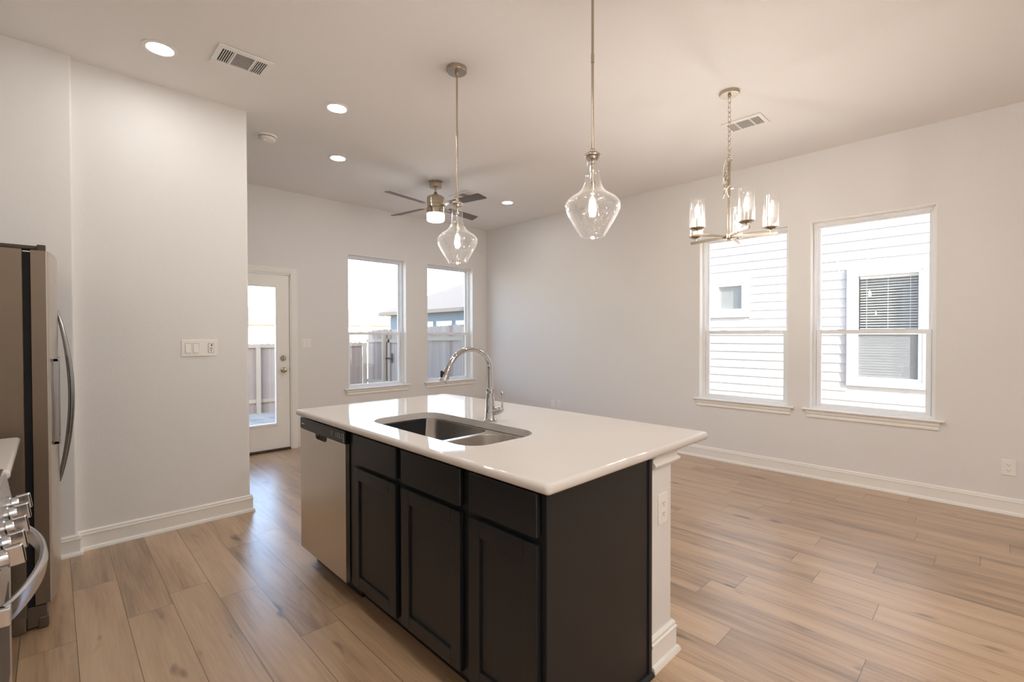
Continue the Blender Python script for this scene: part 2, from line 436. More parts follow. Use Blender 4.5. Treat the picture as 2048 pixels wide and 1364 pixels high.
# ------------------------------------------------------------------ windows
def ring(mb, x0, x1, z0, z1, y0, y1, w, wb=None, wt=None, bev=.003):
    wb = w if wb is None else wb; wt = w if wt is None else wt
    mb.box((x0, y0, z0), (x0+w, y1, z1), bev); mb.box((x1-w, y0, z0), (x1, y1, z1), bev)
    mb.box((x0+w, y0, z0), (x1-w, y1, z0+wb), bev); mb.box((x0+w, y0, z1-wt), (x1-w, y1, z1), bev); return mb
def window(n, w, loc, rotz, label):
    """local frame: x along wall, y outward, z up; origin at the opening's lower corner on the inner wall face"""
    h = WZ1-WZ0
    t = thing('window_%d' % n, label, None, loc, kind='structure', rotz=rotz)
    L = dict(parent=t, local=True)
    obj('window_frame', ring(ring(MB(), 0, w, 0, h, .085, .175, .030), .012, w-.012, .012, h-.012, .105, .165, .026), 'vinyl', **L)
    mz = 0.730   # centre of meeting rail above the opening's bottom
    obj('window_jamb', MB().box((0, -.0015, .010), (.007, .086, h)).box((w-.007, -.0015, .010), (w, .086, h)).box((.007, -.0015, h-.007), (w-.007, .086, h)), 'trim_paint', smooth=False, **L)
    us = obj('upper_sash', ring(MB(), .030, w-.030, mz-.015, h-.028, .128, .156, .026, .036, .022), 'vinyl', **L)
    g = MB().box((.050, .140, mz+.010), (w-.050, .144, h-.042)); sub(g, 'pane', 'window_glass', us, t)
    ls = obj('lower_sash', ring(MB(), .034, w-.034, .020, mz+.020, .096, .124, .036, .034, .036), 'vinyl', **L)
    g = MB().box((.062, .108, .045), (w-.062, .112, mz-.005)); sub(g, 'pane', 'window_glass', ls, t)
    for q in (.26, .74):
        k = MB().box((w*q-.03, .088, mz+.016), (w*q+.03, .104, mz+.024), .003); sub(k, 'tilt_latch', 'vinyl', ls, t)
    obj('insect_screen', MB().poly2([(.03, .160, .02), (w-.03, .160, .02), (w-.03, .160, mz), (.03, .160, mz)]), 'insect_screen', **L)
    obj('balance_cover', MB().box((.012, .076, h-.44), (.021, .0845, h-.03), .002), 'vinyl', **L)
    st = MB().prism([(.085, 0), (.085, .018), (-.030, .018), (-.036, .014), (-.038, .009), (-.036, .004), (-.030, 0)], (-.055, 0, -.004), (w+.055, 0, -.004), (0, 1, 0), (0, 0, 1))
    st.box((0, .08, -.0), (w, .11, .02))
    obj('window_stool', st, 'trim_paint', **L)
    ap = [(0, -.004), (-.024, -.004), (-.024, -.012), (-.017, -.017), (-.019, -.024), (-.016, -.034), (-.009, -.043), (-.009, -.048), (-.014, -.052), (-.014, -.066), (-.010, -.070), (0, -.070)]
    a = MB(); bm = bmesh.new(); A, B = [], []
    for y, z in ap:
        k = .020 + y*.9
        A.append(bm.verts.new((-.012-(-y)*.8, y, z))); B.append(bm.verts.new((w+.012+(-y)*.8, y, z)))
    n_ = len(ap)
    for i in range(n_): bm.faces.new((A[i], A[(i+1) % n_], B[(i+1) % n_], B[i]))
    bm.faces.new(A[::-1]); bm.faces.new(B); bmesh.ops.recalc_face_normals(bm, faces=bm.faces); a.join(bm)
    obj('window_apron', a, 'trim_paint', **L)
def sub(mb, name, mat, part, root):
    """sub-part given in the root's local frame, parented to a part of that root"""
    bmesh.ops.transform(mb.bm, matrix=WORLD[root.name], verts=mb.bm.verts)
    return obj(name, mb, mat, part)
def poly2(s, vs): s.poly(vs, [tuple(range(len(vs)))]); return s
MB.poly2 = poly2
window(1, BW[0][1]-BW[0][0], (BW[0][0], YB, WZ0), 0, 'white double-hung window nearer the glazed door')
window(2, BW[1][1]-BW[1][0], (BW[1][0], YB, WZ0), 0, 'white double-hung window beside the back corner')
window(3, RW[0][1]-RW[0][0], (XR, RW[0][1], WZ0), -pi/2, 'white double-hung window behind the chandelier')
window(4, RW[1][1]-RW[1][0], (XR, RW[1][1], WZ0), -pi/2, 'white double-hung window facing a larger window next door')

# ------------------------------------------------------------------ glazed back door
d = thing('door_1', 'white exterior door with tall glass lite', None, (1.568, YB, 0), kind='structure')
sx0, sx1, gx0, gx1, gz0, gz1 = 1.112, 2.024, 1.262, 1.874, .322, 1.910
sl = obj('door_slab', MB().wall('y', YB+.012, YB+.056, (sx0, sx1), (.024, 2.052), [(gx0, gx1, gz0, gz1)]), 'trim_paint', d)
obj('lite_frame', ring(MB(), gx0-.028, gx1+.028, gz0-.028, gz1+.028, YB+.002, YB+.016, .030, bev=.005), 'trim_paint', sl)
obj('pane', MB().box((gx0, YB+.030, gz0), (gx1, YB+.036, gz1)), 'window_glass', sl)
kn = MB().lathe([(.032, 0), (.032, -.006), (.022, -.010), (.012, -.014), (.011, -.030), (.018, -.036), (.027, -.045), (.028, -.054), (.022, -.062), (.002, -.065)], (1.955, YB+.012, .942), axis='y', seg=24)
obj('knob', kn, 'nickel', sl, label='round satin nickel knob')
db = MB().lathe([(.032, 0), (.032, -.008), (.026, -.014), (.002, -.015)], (1.955, YB+.012, 1.080), axis='y', seg=24).box((1.949, YB-.022, 1.062), (1.961, YB+.004, 1.098), .004)
obj('deadbolt', db, 'nickel', sl, label='round satin nickel deadbolt')
obj('jamb', MB().box((DX0, YB+.001, 0), (DX0+.018, YB+WT, DZ)).box((DX1-.018, YB+.001, 0), (DX1, YB+WT, DZ)).box((DX0, YB+.001, DZ-.018), (DX1, YB+WT, DZ)).box((DX1-.034, YB+.060, .02), (DX1-.018, YB+.075, DZ-.018)).box((DX0+.018, YB+.060, .02), (DX0+.034, YB+.075, DZ-.018)), 'trim_paint', d)
obj('strike_plate', MB().box((DX1-.0195, YB+.014, .915), (DX1-.0175, YB+.045, .97), .0005).box((DX1-.0195, YB+.014, 1.055), (DX1-.0175, YB+.045, 1.105), .0005), 'bronze', d, label='dark metal strike plates')
obj('threshold', MB().box((DX0+.018, YB-.02, 0), (DX1-.018, YB+WT, .020), .006), 'bronze', d, label='dark bronze threshold')
cp = [(0, 0), (.070, 0), (.070, .010), (.062, .017), (.022, .012), (.010, .009), (0, .006)]    # casing: width, thickness
cz = DZ-.004
cs = MB().prism(cp, (DX1-.006, YB, 0), (DX1-.006, YB, cz+.07), (1, 0, 0), (0, -1, 0))
cs.prism(cp, (DX0+.006, YB, 0), (DX0+.006, YB, cz+.07), (-1, 0, 0), (0, -1, 0))
cs.prism(cp, (DX0+.006, YB, cz), (DX1-.006, YB, cz), (0, 0, 1), (0, -1, 0))
obj('casing', cs, 'trim_paint', d)

# ------------------------------------------------------------------ island
# knee wall behind the cabinets, its crown and its baseboard
KX0, KX1, KY0, KY1 = 1.700, 1.886, .965, 2.84
struct('wall_island', MB().slab(rrect(KX0, KX1, KY0, KY1, .012, 3), 0, .878), 'wall_paint', 'short white textured half wall carrying the island counter')
CR = [(0, .806), (.010, .808), (.014, .814), (.024, .820), (.027, .827), (.024, .834), (.017, .839), (.015, .848), (.019, .857), (.028, .863), (.029, .878), (0, .878)]
kp = [(KX0+.0, KY1), (KX1, KY1), (KX1, KY0), (KX0, KY0)]
def sweep_right(prof, pts):
    """same as sweep but the profile stands to the right of travel"""
    return MB().sweep([(-a, z) for a, z in prof], pts)
struct('trim_1', sweep_right(CR, [(KX0+.002, KY0), (KX1, KY0), (KX1, KY1)]), 'trim_paint', 'white crown moulding under the island counter')
struct('baseboard_island', sweep_right([(a*1.15, z*1.05) for a, z in BP], [(KX0-.002, KY0), (KX1, KY0), (KX1, KY1)]), 'trim_paint', 'white baseboard around the island half wall')

CT, CB = .914, .880          # counter top / underside
FX = 1.050                   # door faces
BX = 1.071                   # cabinet face frame
def shaker(y0, y1, z0, z1):
    m = MB(); fr = .058
    ring2 = [((FX, y0, z0), (BX-.001, y0+fr, z1)), ((FX, y1-fr, z0), (BX-.001, y1, z1)), ((FX, y0+fr, z0), (BX-.001, y1-fr, z0+fr)), ((FX, y0+fr, z1-fr), (BX-.001, y1-fr, z1))]
    for a, b in ring2: m.box(a, b, .0022)
    m.box((FX+.009, y0+fr-.002, z0+fr-.002), (BX-.002, y1-fr+.002, z1-fr+.002)); return m
def drawer_front(y0, y1, z0, z1): return MB().box((FX, y0, z0), (BX-.001, y1, z1), .005, 3)
KT = .105
def cab(name, label, y0, y1, fronts, endpanel=False):
    t = thing(name, label, 'cabinet', ((BX+KX0)/2, (y0+y1)/2, 0), group='island base cabinets')
    for n_, a_, b_ in (('bottom_panel', (BX+.02, y0+.018, KT), (KX0-.012, y1-.018, KT+.018)), ('back_panel', (KX0-.012, y0, KT), (KX0-.004, y1, CB-.002)), ('side_panel', (BX+.02, y0, KT), (KX0-.012, y0+.018, CB-.002)), ('side_panel', (BX+.02, y1-.018, KT), (KX0-.012, y1, CB-.002))):
        obj(n_, MB().box(a_, b_), 'cabinet_black', t)
    bx_ = MB().box((BX, y0, KT), (BX+.02, y1, .135)).box((BX, y0, .69), (BX+.02, y1, .745)).box((BX, y0, .85), (BX+.02, y1, CB-.002))
    ys = [y0] + [q for a, b in sorted(fronts) for q in (a+.012, b-.012)] + [y1]
    for k in range(0, len(ys), 2): bx_.box((BX+.0001, ys[k], KT), (BX+.0199, ys[k+1], CB-.0022))
    obj('face_frame', bx_, 'cabinet_black', t)
    obj('toe_kick', MB().box((BX+.075, y0, 0), (BX+.09, y1, KT)).box((BX+.09, y0, 0), (KX0-.004, y0+.018, KT)), 'cabinet_black', t)
    for a, b in fronts:
        obj('drawer_front', drawer_front(a, b, .727, .866), 'cabinet_black', t)
        obj('door', shaker(a, b, .122, .705), 'cabinet_black', t)
    return t
DWY0, DWY1 = 2.268, 2.868
cab('base_cabinet', 'black two-door sink base cabinet between the dishwasher and the end cabinet', 1.326, DWY0-.006, [(1.801, 2.200), (1.352, 1.755)])
e = cab('base_cabinet', 'black single-door cabinet at the near end of the island', .958, 1.3255, [(.974, 1.302)])
obj('end_panel', MB().box((BX-.001, .950, 0), (1.680, .9575, CB-.002), .001), 'cabinet_black', e)
obj('corner_moulding', MB().box((1.664, .943, 0), (1.686, .9575, .874), .004).box((1.686, .950, 0), (1.698, .962, .874), .002), 'cabinet_black', e)
q = [(0, 0), (.017, 0)] + [(.017*cos(R(a)), .017*sin(R(a))) for a in (20, 45, 70)] + [(0, .017)]
obj('shoe_moulding', MB().prism(q, (BX+.02, .950, 0), (1.690, .950, 0), (0, -1, 0), (0, 0, 1)), 'cabinet_black', e)

# dishwasher
dw = thing('dishwasher', 'stainless steel dishwasher with black control strip built into the island', 'dishwasher', (1.36, (DWY0+DWY1)/2, 0))
obj('tub', MB().box((BX, DWY0, .10), (KX0-.01, DWY1-.004, CB-.008), .001), 'black_plastic', dw)
obj('toe_kick', MB().box((BX+.06, DWY0, 0.0), (BX+.09, DWY1-.02, .10)), 'black_plastic', dw)
# door skin with scooped pocket handle: outline in (y, z) extruded along x
pz = .803; ny0, ny1 = 2.494, 2.646; nr = .028
prof = [(DWY0+.002, .105), (DWY1-.002, .105), (DWY1-.002, pz)]
prof += [(ny1, pz), (ny1, pz-.012)] + [(ny1-nr*(1-cos(R(a))), pz-.012-nr*.62*sin(R(a))) for a in (30, 60, 90)] + [(ny0+nr*(1-sin(R(a))), pz-.012-nr*.62*cos(R(a))) for a in (0, 30, 60)] + [(ny0, pz-.012), (ny0, pz)]
prof += [(DWY0+.002, pz)]
dd = obj('door', MB().prism(prof, (FX-.004, 0, 0), (FX+.016, 0, 0), (0, 1, 0), (0, 0, 1)), 'stainless', dw, label='brushed stainless door panel')
obj('pocket_handle', MB().box((FX+.010, ny0-.01, pz-.06), (FX+.022, ny1+.01, pz+.01)).tube([(FX+.012, ny0+.008, pz-.022), (FX+.012, (ny0+ny1)/2, pz-.026), (FX+.012, ny1-.008, pz-.022)], .006, 8), 'bronze', dd, label='dark recessed pocket handle')
cp_ = obj('control_panel', MB().box((FX-.006, DWY0+.004, pz+.002), (FX+.02, DWY1-.004, CB-.011), .004, 3).box((FX-.0075, DWY0+.02, CB-.024), (FX, DWY1-.02, CB-.021), .0008), 'black_plastic', dw, label='glossy black control strip')
for k, yy in enumerate((2.425, 2.372, 2.352, 2.332, 2.312)):
    zc = .838
    bm_ = MB().tube([(FX-.0066, yy+.006*cos(R(a)) - .003, zc+.011*sin(R(a))) for a in range(-110, 111, 20)] if k < 4 else [(FX-.0066, yy-.008, zc+.012), (FX-.0066, yy, zc), (FX-.0066, yy+.001, zc-.01), (FX-.0066, yy-.006, zc-.012)], .0012, 6)
    obj('button_mark', bm_, 'white_marks', cp_, label='small white button symbol')
obj('badge', MB().box((FX-.0066, 2.800, .832), (FX-.0056, 2.842, .838)).box((FX-.0066, 2.790, .858), (FX-.0056, 2.846, .8595)), 'stainless_h', cp_, label='tiny silver badge')
obj('side_trim', MB().box((FX-.0065, DWY0+.020, pz+.004), (FX-.0055, DWY0+.023, CB-.02), .0004), 'white_marks', cp_)

# countertop with a rounded cutout for the sink
CX0, CX1, CY0, CY1 = 1.020, 2.108, .899, 2.878
SKX0, SKX1, SKY0, SKY1 = 1.150, 1.552, 1.405, 2.262
def countertop(outline, z0, z1, hole=None, nose=.014):
    """slab with a rounded nosing: stacked inset rings"""
    bm = bmesh.new(); rings = []
    def inset(o, dd):
        n = len(o); res = []
        for i in range(n):
            a, b, c = Vector(o[i-1]), Vector(o[i]), Vector(o[(i+1) % n])
            d1, d2 = (b-a).normalized(), (c-b).normalized(); n1, n2 = Vector((-d1.y, d1.x)), Vector((-d2.y, d2.x))
            m = (n1+n2).normalized(); m = m/max(.3, m.dot(n1)); res.append(b+m*dd)
        return res
    steps = [(nose*(1-sin(R(a))), nose*(1-cos(R(a)))) for a in (0, 22.5, 45, 67.5, 90)]
    lev = [(i, z0+zz) for i, zz in steps] + [(i, z1-zz) for i, zz in steps[::-1]]
    for i, z in lev:
        rings.append([bm.verts.new((p.x, p.y, z)) for p in inset(outline, i)])
    n = len(outline)
    for A, B in zip(rings, rings[1:]):
        for i in range(n): bm.faces.new((A[i], A[(i+1) % n], B[(i+1) % n], B[i]))
    if hole is None:
        bm.faces.new(rings[0][::-1]); bm.faces.new(rings[-1])
    else:
        for ring_, z in ((rings[0], z0), (rings[-1], z1)):
            hv = [bm.verts.new((p[0], p[1], z)) for p in hole]
            es = [bm.edges.get((ring_[i], ring_[(i+1) % n])) for i in range(n)]
            he = [bm.edges.new((hv[i], hv[(i+1) % len(hv)])) for i in range(len(hv))]
            bmesh.ops.triangle_fill(bm, edges=es+he, use_beauty=True)
            if z == z0: hb = hv
            else: ht = hv
        m = len(hole)
        for i in range(m): bm.faces.new((hb[i], hb[(i+1) % m], ht[(i+1) % m], ht[i]))
    bmesh.ops.recalc_face_normals(bm, faces=bm.faces)
    r = MB(); r.join(bm); return r
hole = rrect(SKX0, SKX1, SKY0, SKY1, (.11, .12, .10, .11), 10)
obj('countertop', countertop(rrect(CX0, CX1, CY0, CY1, (.020,)*4, 5), CB, CT, hole), 'counter_quartz', label='polished white quartz worktop on the island with a sink cutout', cat='countertop', ang=30)

# undermount double sink
sk = thing('sink', 'undermount stainless double bowl sink set in the island counter', 'sink', ((SKX0+SKX1)/2, 1.83, .70))
def bowl(x0, x1, y0, y1, r, depth):
    bm = bmesh.new(); rings = []
    rim = rrect(x0, x1, y0, y1, r, 8); n = len(rim)
    c = Vector(((x0+x1)/2, (y0+y1)/2)); w, h = (x1-x0)/2, (y1-y0)/2
    def ringat(ins, z): return [bm.verts.new((c.x+(p[0]-c.x)*(w-ins)/w, c.y+(p[1]-c.y)*(h-ins)/h, z)) for p in rim]
    top = CB-.003
    seq = [(-.012, top), (0, top), (.001, top-.004), (.004, top-depth*.55), (.008, top-depth+.035), (.016, top-depth+.014), (.036, top-depth), (.9*min(w, h), top-depth-.006)]
    for i, z in seq: rings.append(ringat(i, z))
    for A, B in zip(rings, rings[1:]):
        for i in range(n): bm.faces.new((A[i], A[(i+1) % n], B[(i+1) % n], B[i]))
    bm.faces.new(rings[-1])
    bmesh.ops.recalc_face_normals(bm, faces=bm.faces); bmesh.ops.reverse_faces(bm, faces=bm.faces)
    m = MB(); m.join(bm); return m
for y0, y1, nm in ((1.726, SKY1-.004, 'far'), (SKY0+.004, 1.700, 'near')):
    b = obj('bowl', bowl(SKX0+.003, SKX1-.003-(0 if nm == 'far' else .03), y0, y1, .085, .20), 'sink_steel', sk)
    obj('drain', MB().lathe([(.056, 0), (.054, .003), (.042, .003), (.038, -.004), (.002, -.006)], ((SKX0+SKX1)/2, (y0+y1)/2, CB-.208), seg=24), 'chrome', b)

fl = bmesh.new()
def loop_(o): 
    vs_ = [fl.verts.new((p[0], p[1], CB-.0015)) for p in o]; return [fl.edges.new((vs_[i], vs_[(i+1) % len(vs_)])) for i in range(len(vs_))]
es = loop_(rrect(SKX0-.02, SKX1+.02, SKY0-.02, SKY1+.02, .12, 8)) + loop_(rrect(SKX0+.004, SKX1-.004, 1.727, SKY1-.005, .085, 8)) + loop_(rrect(SKX0+.004, SKX1-.034, SKY0+.005, 1.699, .085, 8))
bmesh.ops.triangle_fill(fl, edges=es, use_beauty=True); bmesh.ops.recalc_face_normals(fl, faces=fl.faces)
m = MB(); m.join(fl); obj('flange', m, 'sink_steel', sk)

# pull-down faucet
fx, fy = 1.584, 1.787
fc = thing('faucet', 'chrome gooseneck pull-down faucet standing behind the sink', 'faucet', (fx, fy, CT))
obj('faucet_body', MB().lathe([(.033, CT), (.034, CT+.004), (.030, CT+.010), (.027, CT+.018), (.025, CT+.05), (.022, CT+.10), (.0185, CT+.135), (.019, CT+.148), (.021, CT+.155), (.020, CT+.163), (.014, CT+.168), (.002, CT+.168)], (fx, fy, 0), 28), 'chrome', fc)
pts = [(fx, fy, 1.075), (fx, fy, 1.12), (fx, fy, 1.17)]
acx, acz, ar = 1.456, 1.172, .1125
rx = fx-acx
for a in range(6, 151, 8):
    pts.append((acx + rx*cos(R(a)), fy, 1.172 + .108*sin(R(a))))
e0 = Vector(pts[-1]); tipd = Vector((1.302, fy, 1.165)) - e0
pts += [tuple(e0 + tipd*.5)]
obj('spout', MB().tube(pts, .0125, 16, upv=(0, 1, 0)), 'chrome', fc)
h0 = e0 + tipd*.35; h1 = Vector((1.294, fy, 1.132))
hd = MB(); dvec = (h1-h0)
mt = Matrix.Translation(h0) @ dvec.to_track_quat('Z', 'Y').to_matrix().to_4x4(); Lh = dvec.length
hd.lathe([(.0125, 0), (.0155, .004), (.0155, .012), (.0165, .02), (.019, Lh*.6), (.0215, Lh-.004), (.020, Lh), (.002, Lh)], mat=mt, seg=24)
sh = obj('spray_head', hd, 'chrome', fc)
obj('spray_button', MB().box((1.288-.006, fy-.008, 1.152), (1.288+.004, fy+.008, 1.185), .004), 'black_plastic', sh, label='small dark spray button')
hn = MB().tube([(fx+.004, fy-.012, CT+.045), (fx+.02, fy-.030, CT+.052), (fx+.030, fy-.046, CT+.060), (fx+.036, fy-.055, CT+.066)], [.017, .019, .0185, .013], 16)
hn.tube([(fx+.036, fy-.050, CT+.066), (fx+.036, fy-.051, CT+.10), (fx+.035, fy-.052, CT+.138)], [.0055, .0045, .0055], 10)
hn.lathe([(.0045, 0), (.0085, .003), (.0095, .009), (.008, .014), (.001, .016)], (fx+.035, fy-.052, CT+.134), 12)
obj('handle', hn, 'chrome', fc)

# ------------------------------------------------------------------ wall plates
def plate_local(w, h):
    return MB().box((-w/2, -.006, -h/2), (w/2, 0, h/2), .004, 3)
def outlet_parts(t, dx=0.):
    for s in (-1, 1):
        r = obj('receptacle', MB().slabxz(rrect(-.017+dx, .017+dx, s*.021-.0145, s*.021+.0145, .010, 4), -.0085, -.005), 'plastic_white', t, local=True)
        zc = s*.021
        sl_ = MB().box((-.008+dx, -.0092, zc-.002), (-.006+dx, -.0084, zc+.006)).box((.006+dx, -.0092, zc-.001), (.008+dx, -.0084, zc+.005)).box((-.002+dx, -.0092, zc-.010), (.002+dx, -.0084, zc-.006))
        sub(sl_, 'slots', 'plastic_shadow', r, t)
def slabxz(s, outline, y0, y1): return s.prism(outline, (0, y0, 0), (0, y1, 0), (1, 0, 0), (0, 0, 1))
MB.slabxz = slabxz
def outlet(label, loc, rotz, w=.07, h=.115):
    t = thing('wall_outlet', label, 'outlet', loc, rotz=rotz)
    obj('cover_plate', plate_local(w, h), 'plastic_white', t, local=True); outlet_parts(t); return t
outlet('white duplex outlet low on the right wall by the photo edge', (XR, -.061, .350), -pi/2, .078, .118)
outlet('white duplex outlet on the island half wall end', (1.803, KY0, .632), 0, .074, .124)
outlet('small white duplex outlet on the right wall beside a blank jack plate', (XR, 4.315, .370), -pi/2)
t = thing('jack_plate', 'small white cable plate low on the right wall, left of an outlet', 'wall plate', (XR, 4.420, .370), rotz=-pi/2)
obj('cover_plate', plate_local(.07, .115), 'plastic_white', t, local=True)
obj('jack', MB().box((-.008, -.0085, -.008), (.008, -.005, .008), .001), 'plastic_white', t, local=True)
# four-gang switch plate on the partition
t = thing('switch_plate', 'wide white four-gang switch plate on the partition wall', 'light switch', (.760, YL, 1.259))
obj('cover_plate', plate_local(.219, .118), 'plastic_white', t, local=True)
for k, dx in enumerate((-.069, -.023, .069)):
    obj('gap', MB().box((dx-.0178, -.0064, -.0345), (dx+.0178, -.0058, .0345)), 'plastic_shadow', t, local=True) if k < 3 else None
    if k < 2:
        m = MB(); m.poly([(dx-.0165, -.005, -.033), (dx+.0165, -.005, -.033), (dx+.0165, -.005, .033), (dx-.0165, -.005, .033), (dx-.0165, -.0125, -.033), (dx+.0165, -.0125, -.033), (dx+.0165, -.0068, .033), (dx-.0165, -.0068, .033)], [(0, 1, 5, 4), (4, 5, 6, 7), (3, 7, 6, 2), (0, 4, 7, 3), (1, 2, 6, 5), (0, 3, 2, 1)])
        obj('rocker', m, 'plastic_white', t, local=True)
    else:
        obj('fan_control', MB().box((dx-.0160, -.010, -.033), (dx+.0165, -.005, .033), .0015), 'plastic_white', t, local=True)
        obj('control_buttons', MB().box((dx+.000, -.0115, .012), (dx+.008, -.0095, .028), .001).box((dx-.008, -.0115, -.006), (dx+.008, -.0095, -.001), .001).lathe([(.004, -.0115), (.004, -.0095)], (dx, 0, -.019), 12, axis='y'), 'plastic_shadow', t, local=True, label='grey control buttons')
t = thing('switch_plate', 'white two-gang rocker switch plate right of the glazed door', 'light switch', (2.214, YB, 1.251))
obj('cover_plate', plate_local(.118, .116), 'plastic_white', t, local=True)
for dx in (-.023, .023):
    obj('rocker', MB().box((dx-.0165, -.011, -.033), (dx+.0165, -.005, .033), .002), 'plastic_white', t, local=True)

# ------------------------------------------------------------------ ceiling fixtures
def downlight(x, y, label, r=.088):
    t = thing('recessed_light', label, 'ceiling light', (x, y, H), group='recessed ceiling lights')
    obj('trim_ring', MB().lathe([(r, 0), (r+.002, -.004), (r-.004, -.007), (r-.020, -.006), (r-.024, -.002), (r-.024, 0)], (x, y, H), 36, caps=False), 'plastic_white', t)
    obj('lens', MB().lathe([(r-.022, -.0035), (.001, -.0045)], (x, y, H), 36), 'lens_glow', t, label='glowing white lens')
    return t
l0 = downlight(.478, 3.478, 'lit recessed downlight beside the partition wall, nearest to the camera')
for x, y, lab in ((1.549, 3.466, 'lit recessed downlight between the smoke detector and the nearer pendant canopy'),
                  (1.987, 4.434, 'lit recessed downlight left of the ceiling fan'),
                  (4.216, 4.412, 'lit recessed downlight in the far corner right of the ceiling fan'),
                  (.48, 2.36, 'added unseen fill downlight above the aisle, between the range and the island'), (.48, 1.24, 'added unseen fill downlight above the near end of the aisle'), (.48, -.3, 'added unseen fill downlight behind the camera'),
                  (1.6, -.55, 'added unseen fill downlight behind the near end of the island'), (1.6, -1.75, 'added unseen fill downlight near the rear wall'), (.48, -1.75, 'added unseen fill downlight in the rear kitchen corner')):  # aisle and rear downlights are unseen, added to brighten the room
    c = copy_tree(l0); c.location = (x, y, H); c['label'] = lab

def added_fill_light(x, y, label):  # unseen dome lamps added behind the camera as fill light
    t = thing('added_fill_light', label, 'ceiling light', (x, y, H), group='added fill domes at the rear')
    obj('base_ring', MB().lathe([(.205, 0), (.210, -.020), (.200, -.030), (.19, -.030)], (x, y, H), 40), 'nickel', t)
    obj('dome', MB().lathe([(.195, -.025), (.185, -.06), (.14, -.095), (.07, -.112), (.001, -.116)], (x, y, H), 40), 'fill_dome_glow', t, label='glowing white fill dome')
emis('fill_dome_glow', (1.0, .985, .96), 54.0)
added_fill_light(1.0, -1.2, 'added unseen fill dome on the kitchen ceiling behind the camera')
added_fill_light(.25, -2.0, 'added unseen fill dome near the rear kitchen wall')

def vent(x0, x1, y0, y1, along, label):
    """three-part supply register; `along` is the long axis"""
    cx, cy = (x0+x1)/2, (y0+y1)/2
    t = thing('ceiling_vent', label, 'air vent', (cx, cy, H), group='ceiling air registers')
    Lw, Sw = (x1-x0, y1-y0) if along == 'x' else (y1-y0, x1-x0)
    T = (lambda a, b, z: (cx+a, cy+b, z)) if along == 'x' else (lambda a, b, z: (cx+b, cy+a, z))
    def bx(m, a0, a1, b0, b1, z0, z1, bev=0.): m.box(T(a0, b0, z0), T(a1, b1, z1), bev)
    obj('backing', (lambda m: (bx(m, -Lw*.42, Lw*.42, -Sw*.36, Sw*.36, H-.004, H-.001), m)[1])(MB()), 'gap_black', t, label='black sheet for the shade behind the louvres')  # flat black sheet stands in for the shaded duct
    f = MB(); zt = H-.0105
    bx(f, -Lw/2, Lw/2, -Sw/2, -Sw*.34, zt, H-.002, .003); bx(f, -Lw/2, Lw/2, Sw*.34, Sw/2, zt, H-.002, .003)
    bx(f, -Lw/2, -Lw*.40, -Sw*.34, Sw*.34, zt, H-.002, .003); bx(f, Lw*.40, Lw/2, -Sw*.34, Sw*.34, zt, H-.002, .003)
    bx(f, -Lw*.20, -Lw*.165, -Sw*.34, Sw*.34, zt, H-.002, .001); bx(f, Lw*.165, Lw*.20, -Sw*.34, Sw*.34, zt, H-.002, .001)
    obj('register_frame', f, 'plastic_white', t)
    s = MB()
    for k in range(13):
        b = -Sw*.33 + Sw*.66*(k+.5)/13
        bx(s, -Lw*.165, Lw*.165, b-.0008, b+.0008, H-.0070, H-.0045)
    for sg in (-1, 1):
        for k in range(5):
            a = sg*(Lw*.205 + (Lw*.19)*(k+.15)/5); a2 = a + sg*Lw*.013
            bx(s, min(a, a2), max(a, a2), -Sw*.33, Sw*.33, H-.010, H-.003)
    obj('louvres', s, 'plastic_white', t)
    return t
vent(.713, 1.015, 3.162, 3.402, 'x', 'white ceiling register beside the nearest recessed light')
vent(3.500, 3.740, 4.360, 4.700, 'y', 'white ceiling register seen above the ceiling fan blades')
vent(3.905, 4.134, 1.284, 1.582, 'y', 'white ceiling register behind the chandelier chain')

t = thing('smoke_detector', 'round white smoke detector on the ceiling beside the partition wall', 'smoke detector', (1.334, 4.366, H))
obj('base', MB().lathe([(.078, 0), (.078, -.010), (.074, -.014), (.066, -.014)], (1.334, 4.366, H), 36), 'plastic_white', t)
obj('sensor_cap', MB().lathe([(.062, -.012), (.066, -.018), (.064, -.034), (.056, -.042), (.030, -.046), (.001, -.047)], (1.334, 4.366, H), 36).lathe([(.016, -.044), (.014, -.052), (.001, -.053)], (1.334-.025, 4.366-.02, H), 20), 'plastic_white', t)
obj('vent_gap', MB().lathe([(.0635, -.0125), (.0665, -.0145), (.0665, -.0175), (.062, -.019)], (1.334, 4.366, H), 36), 'plastic_shadow', t, label='dark slot around the cap')

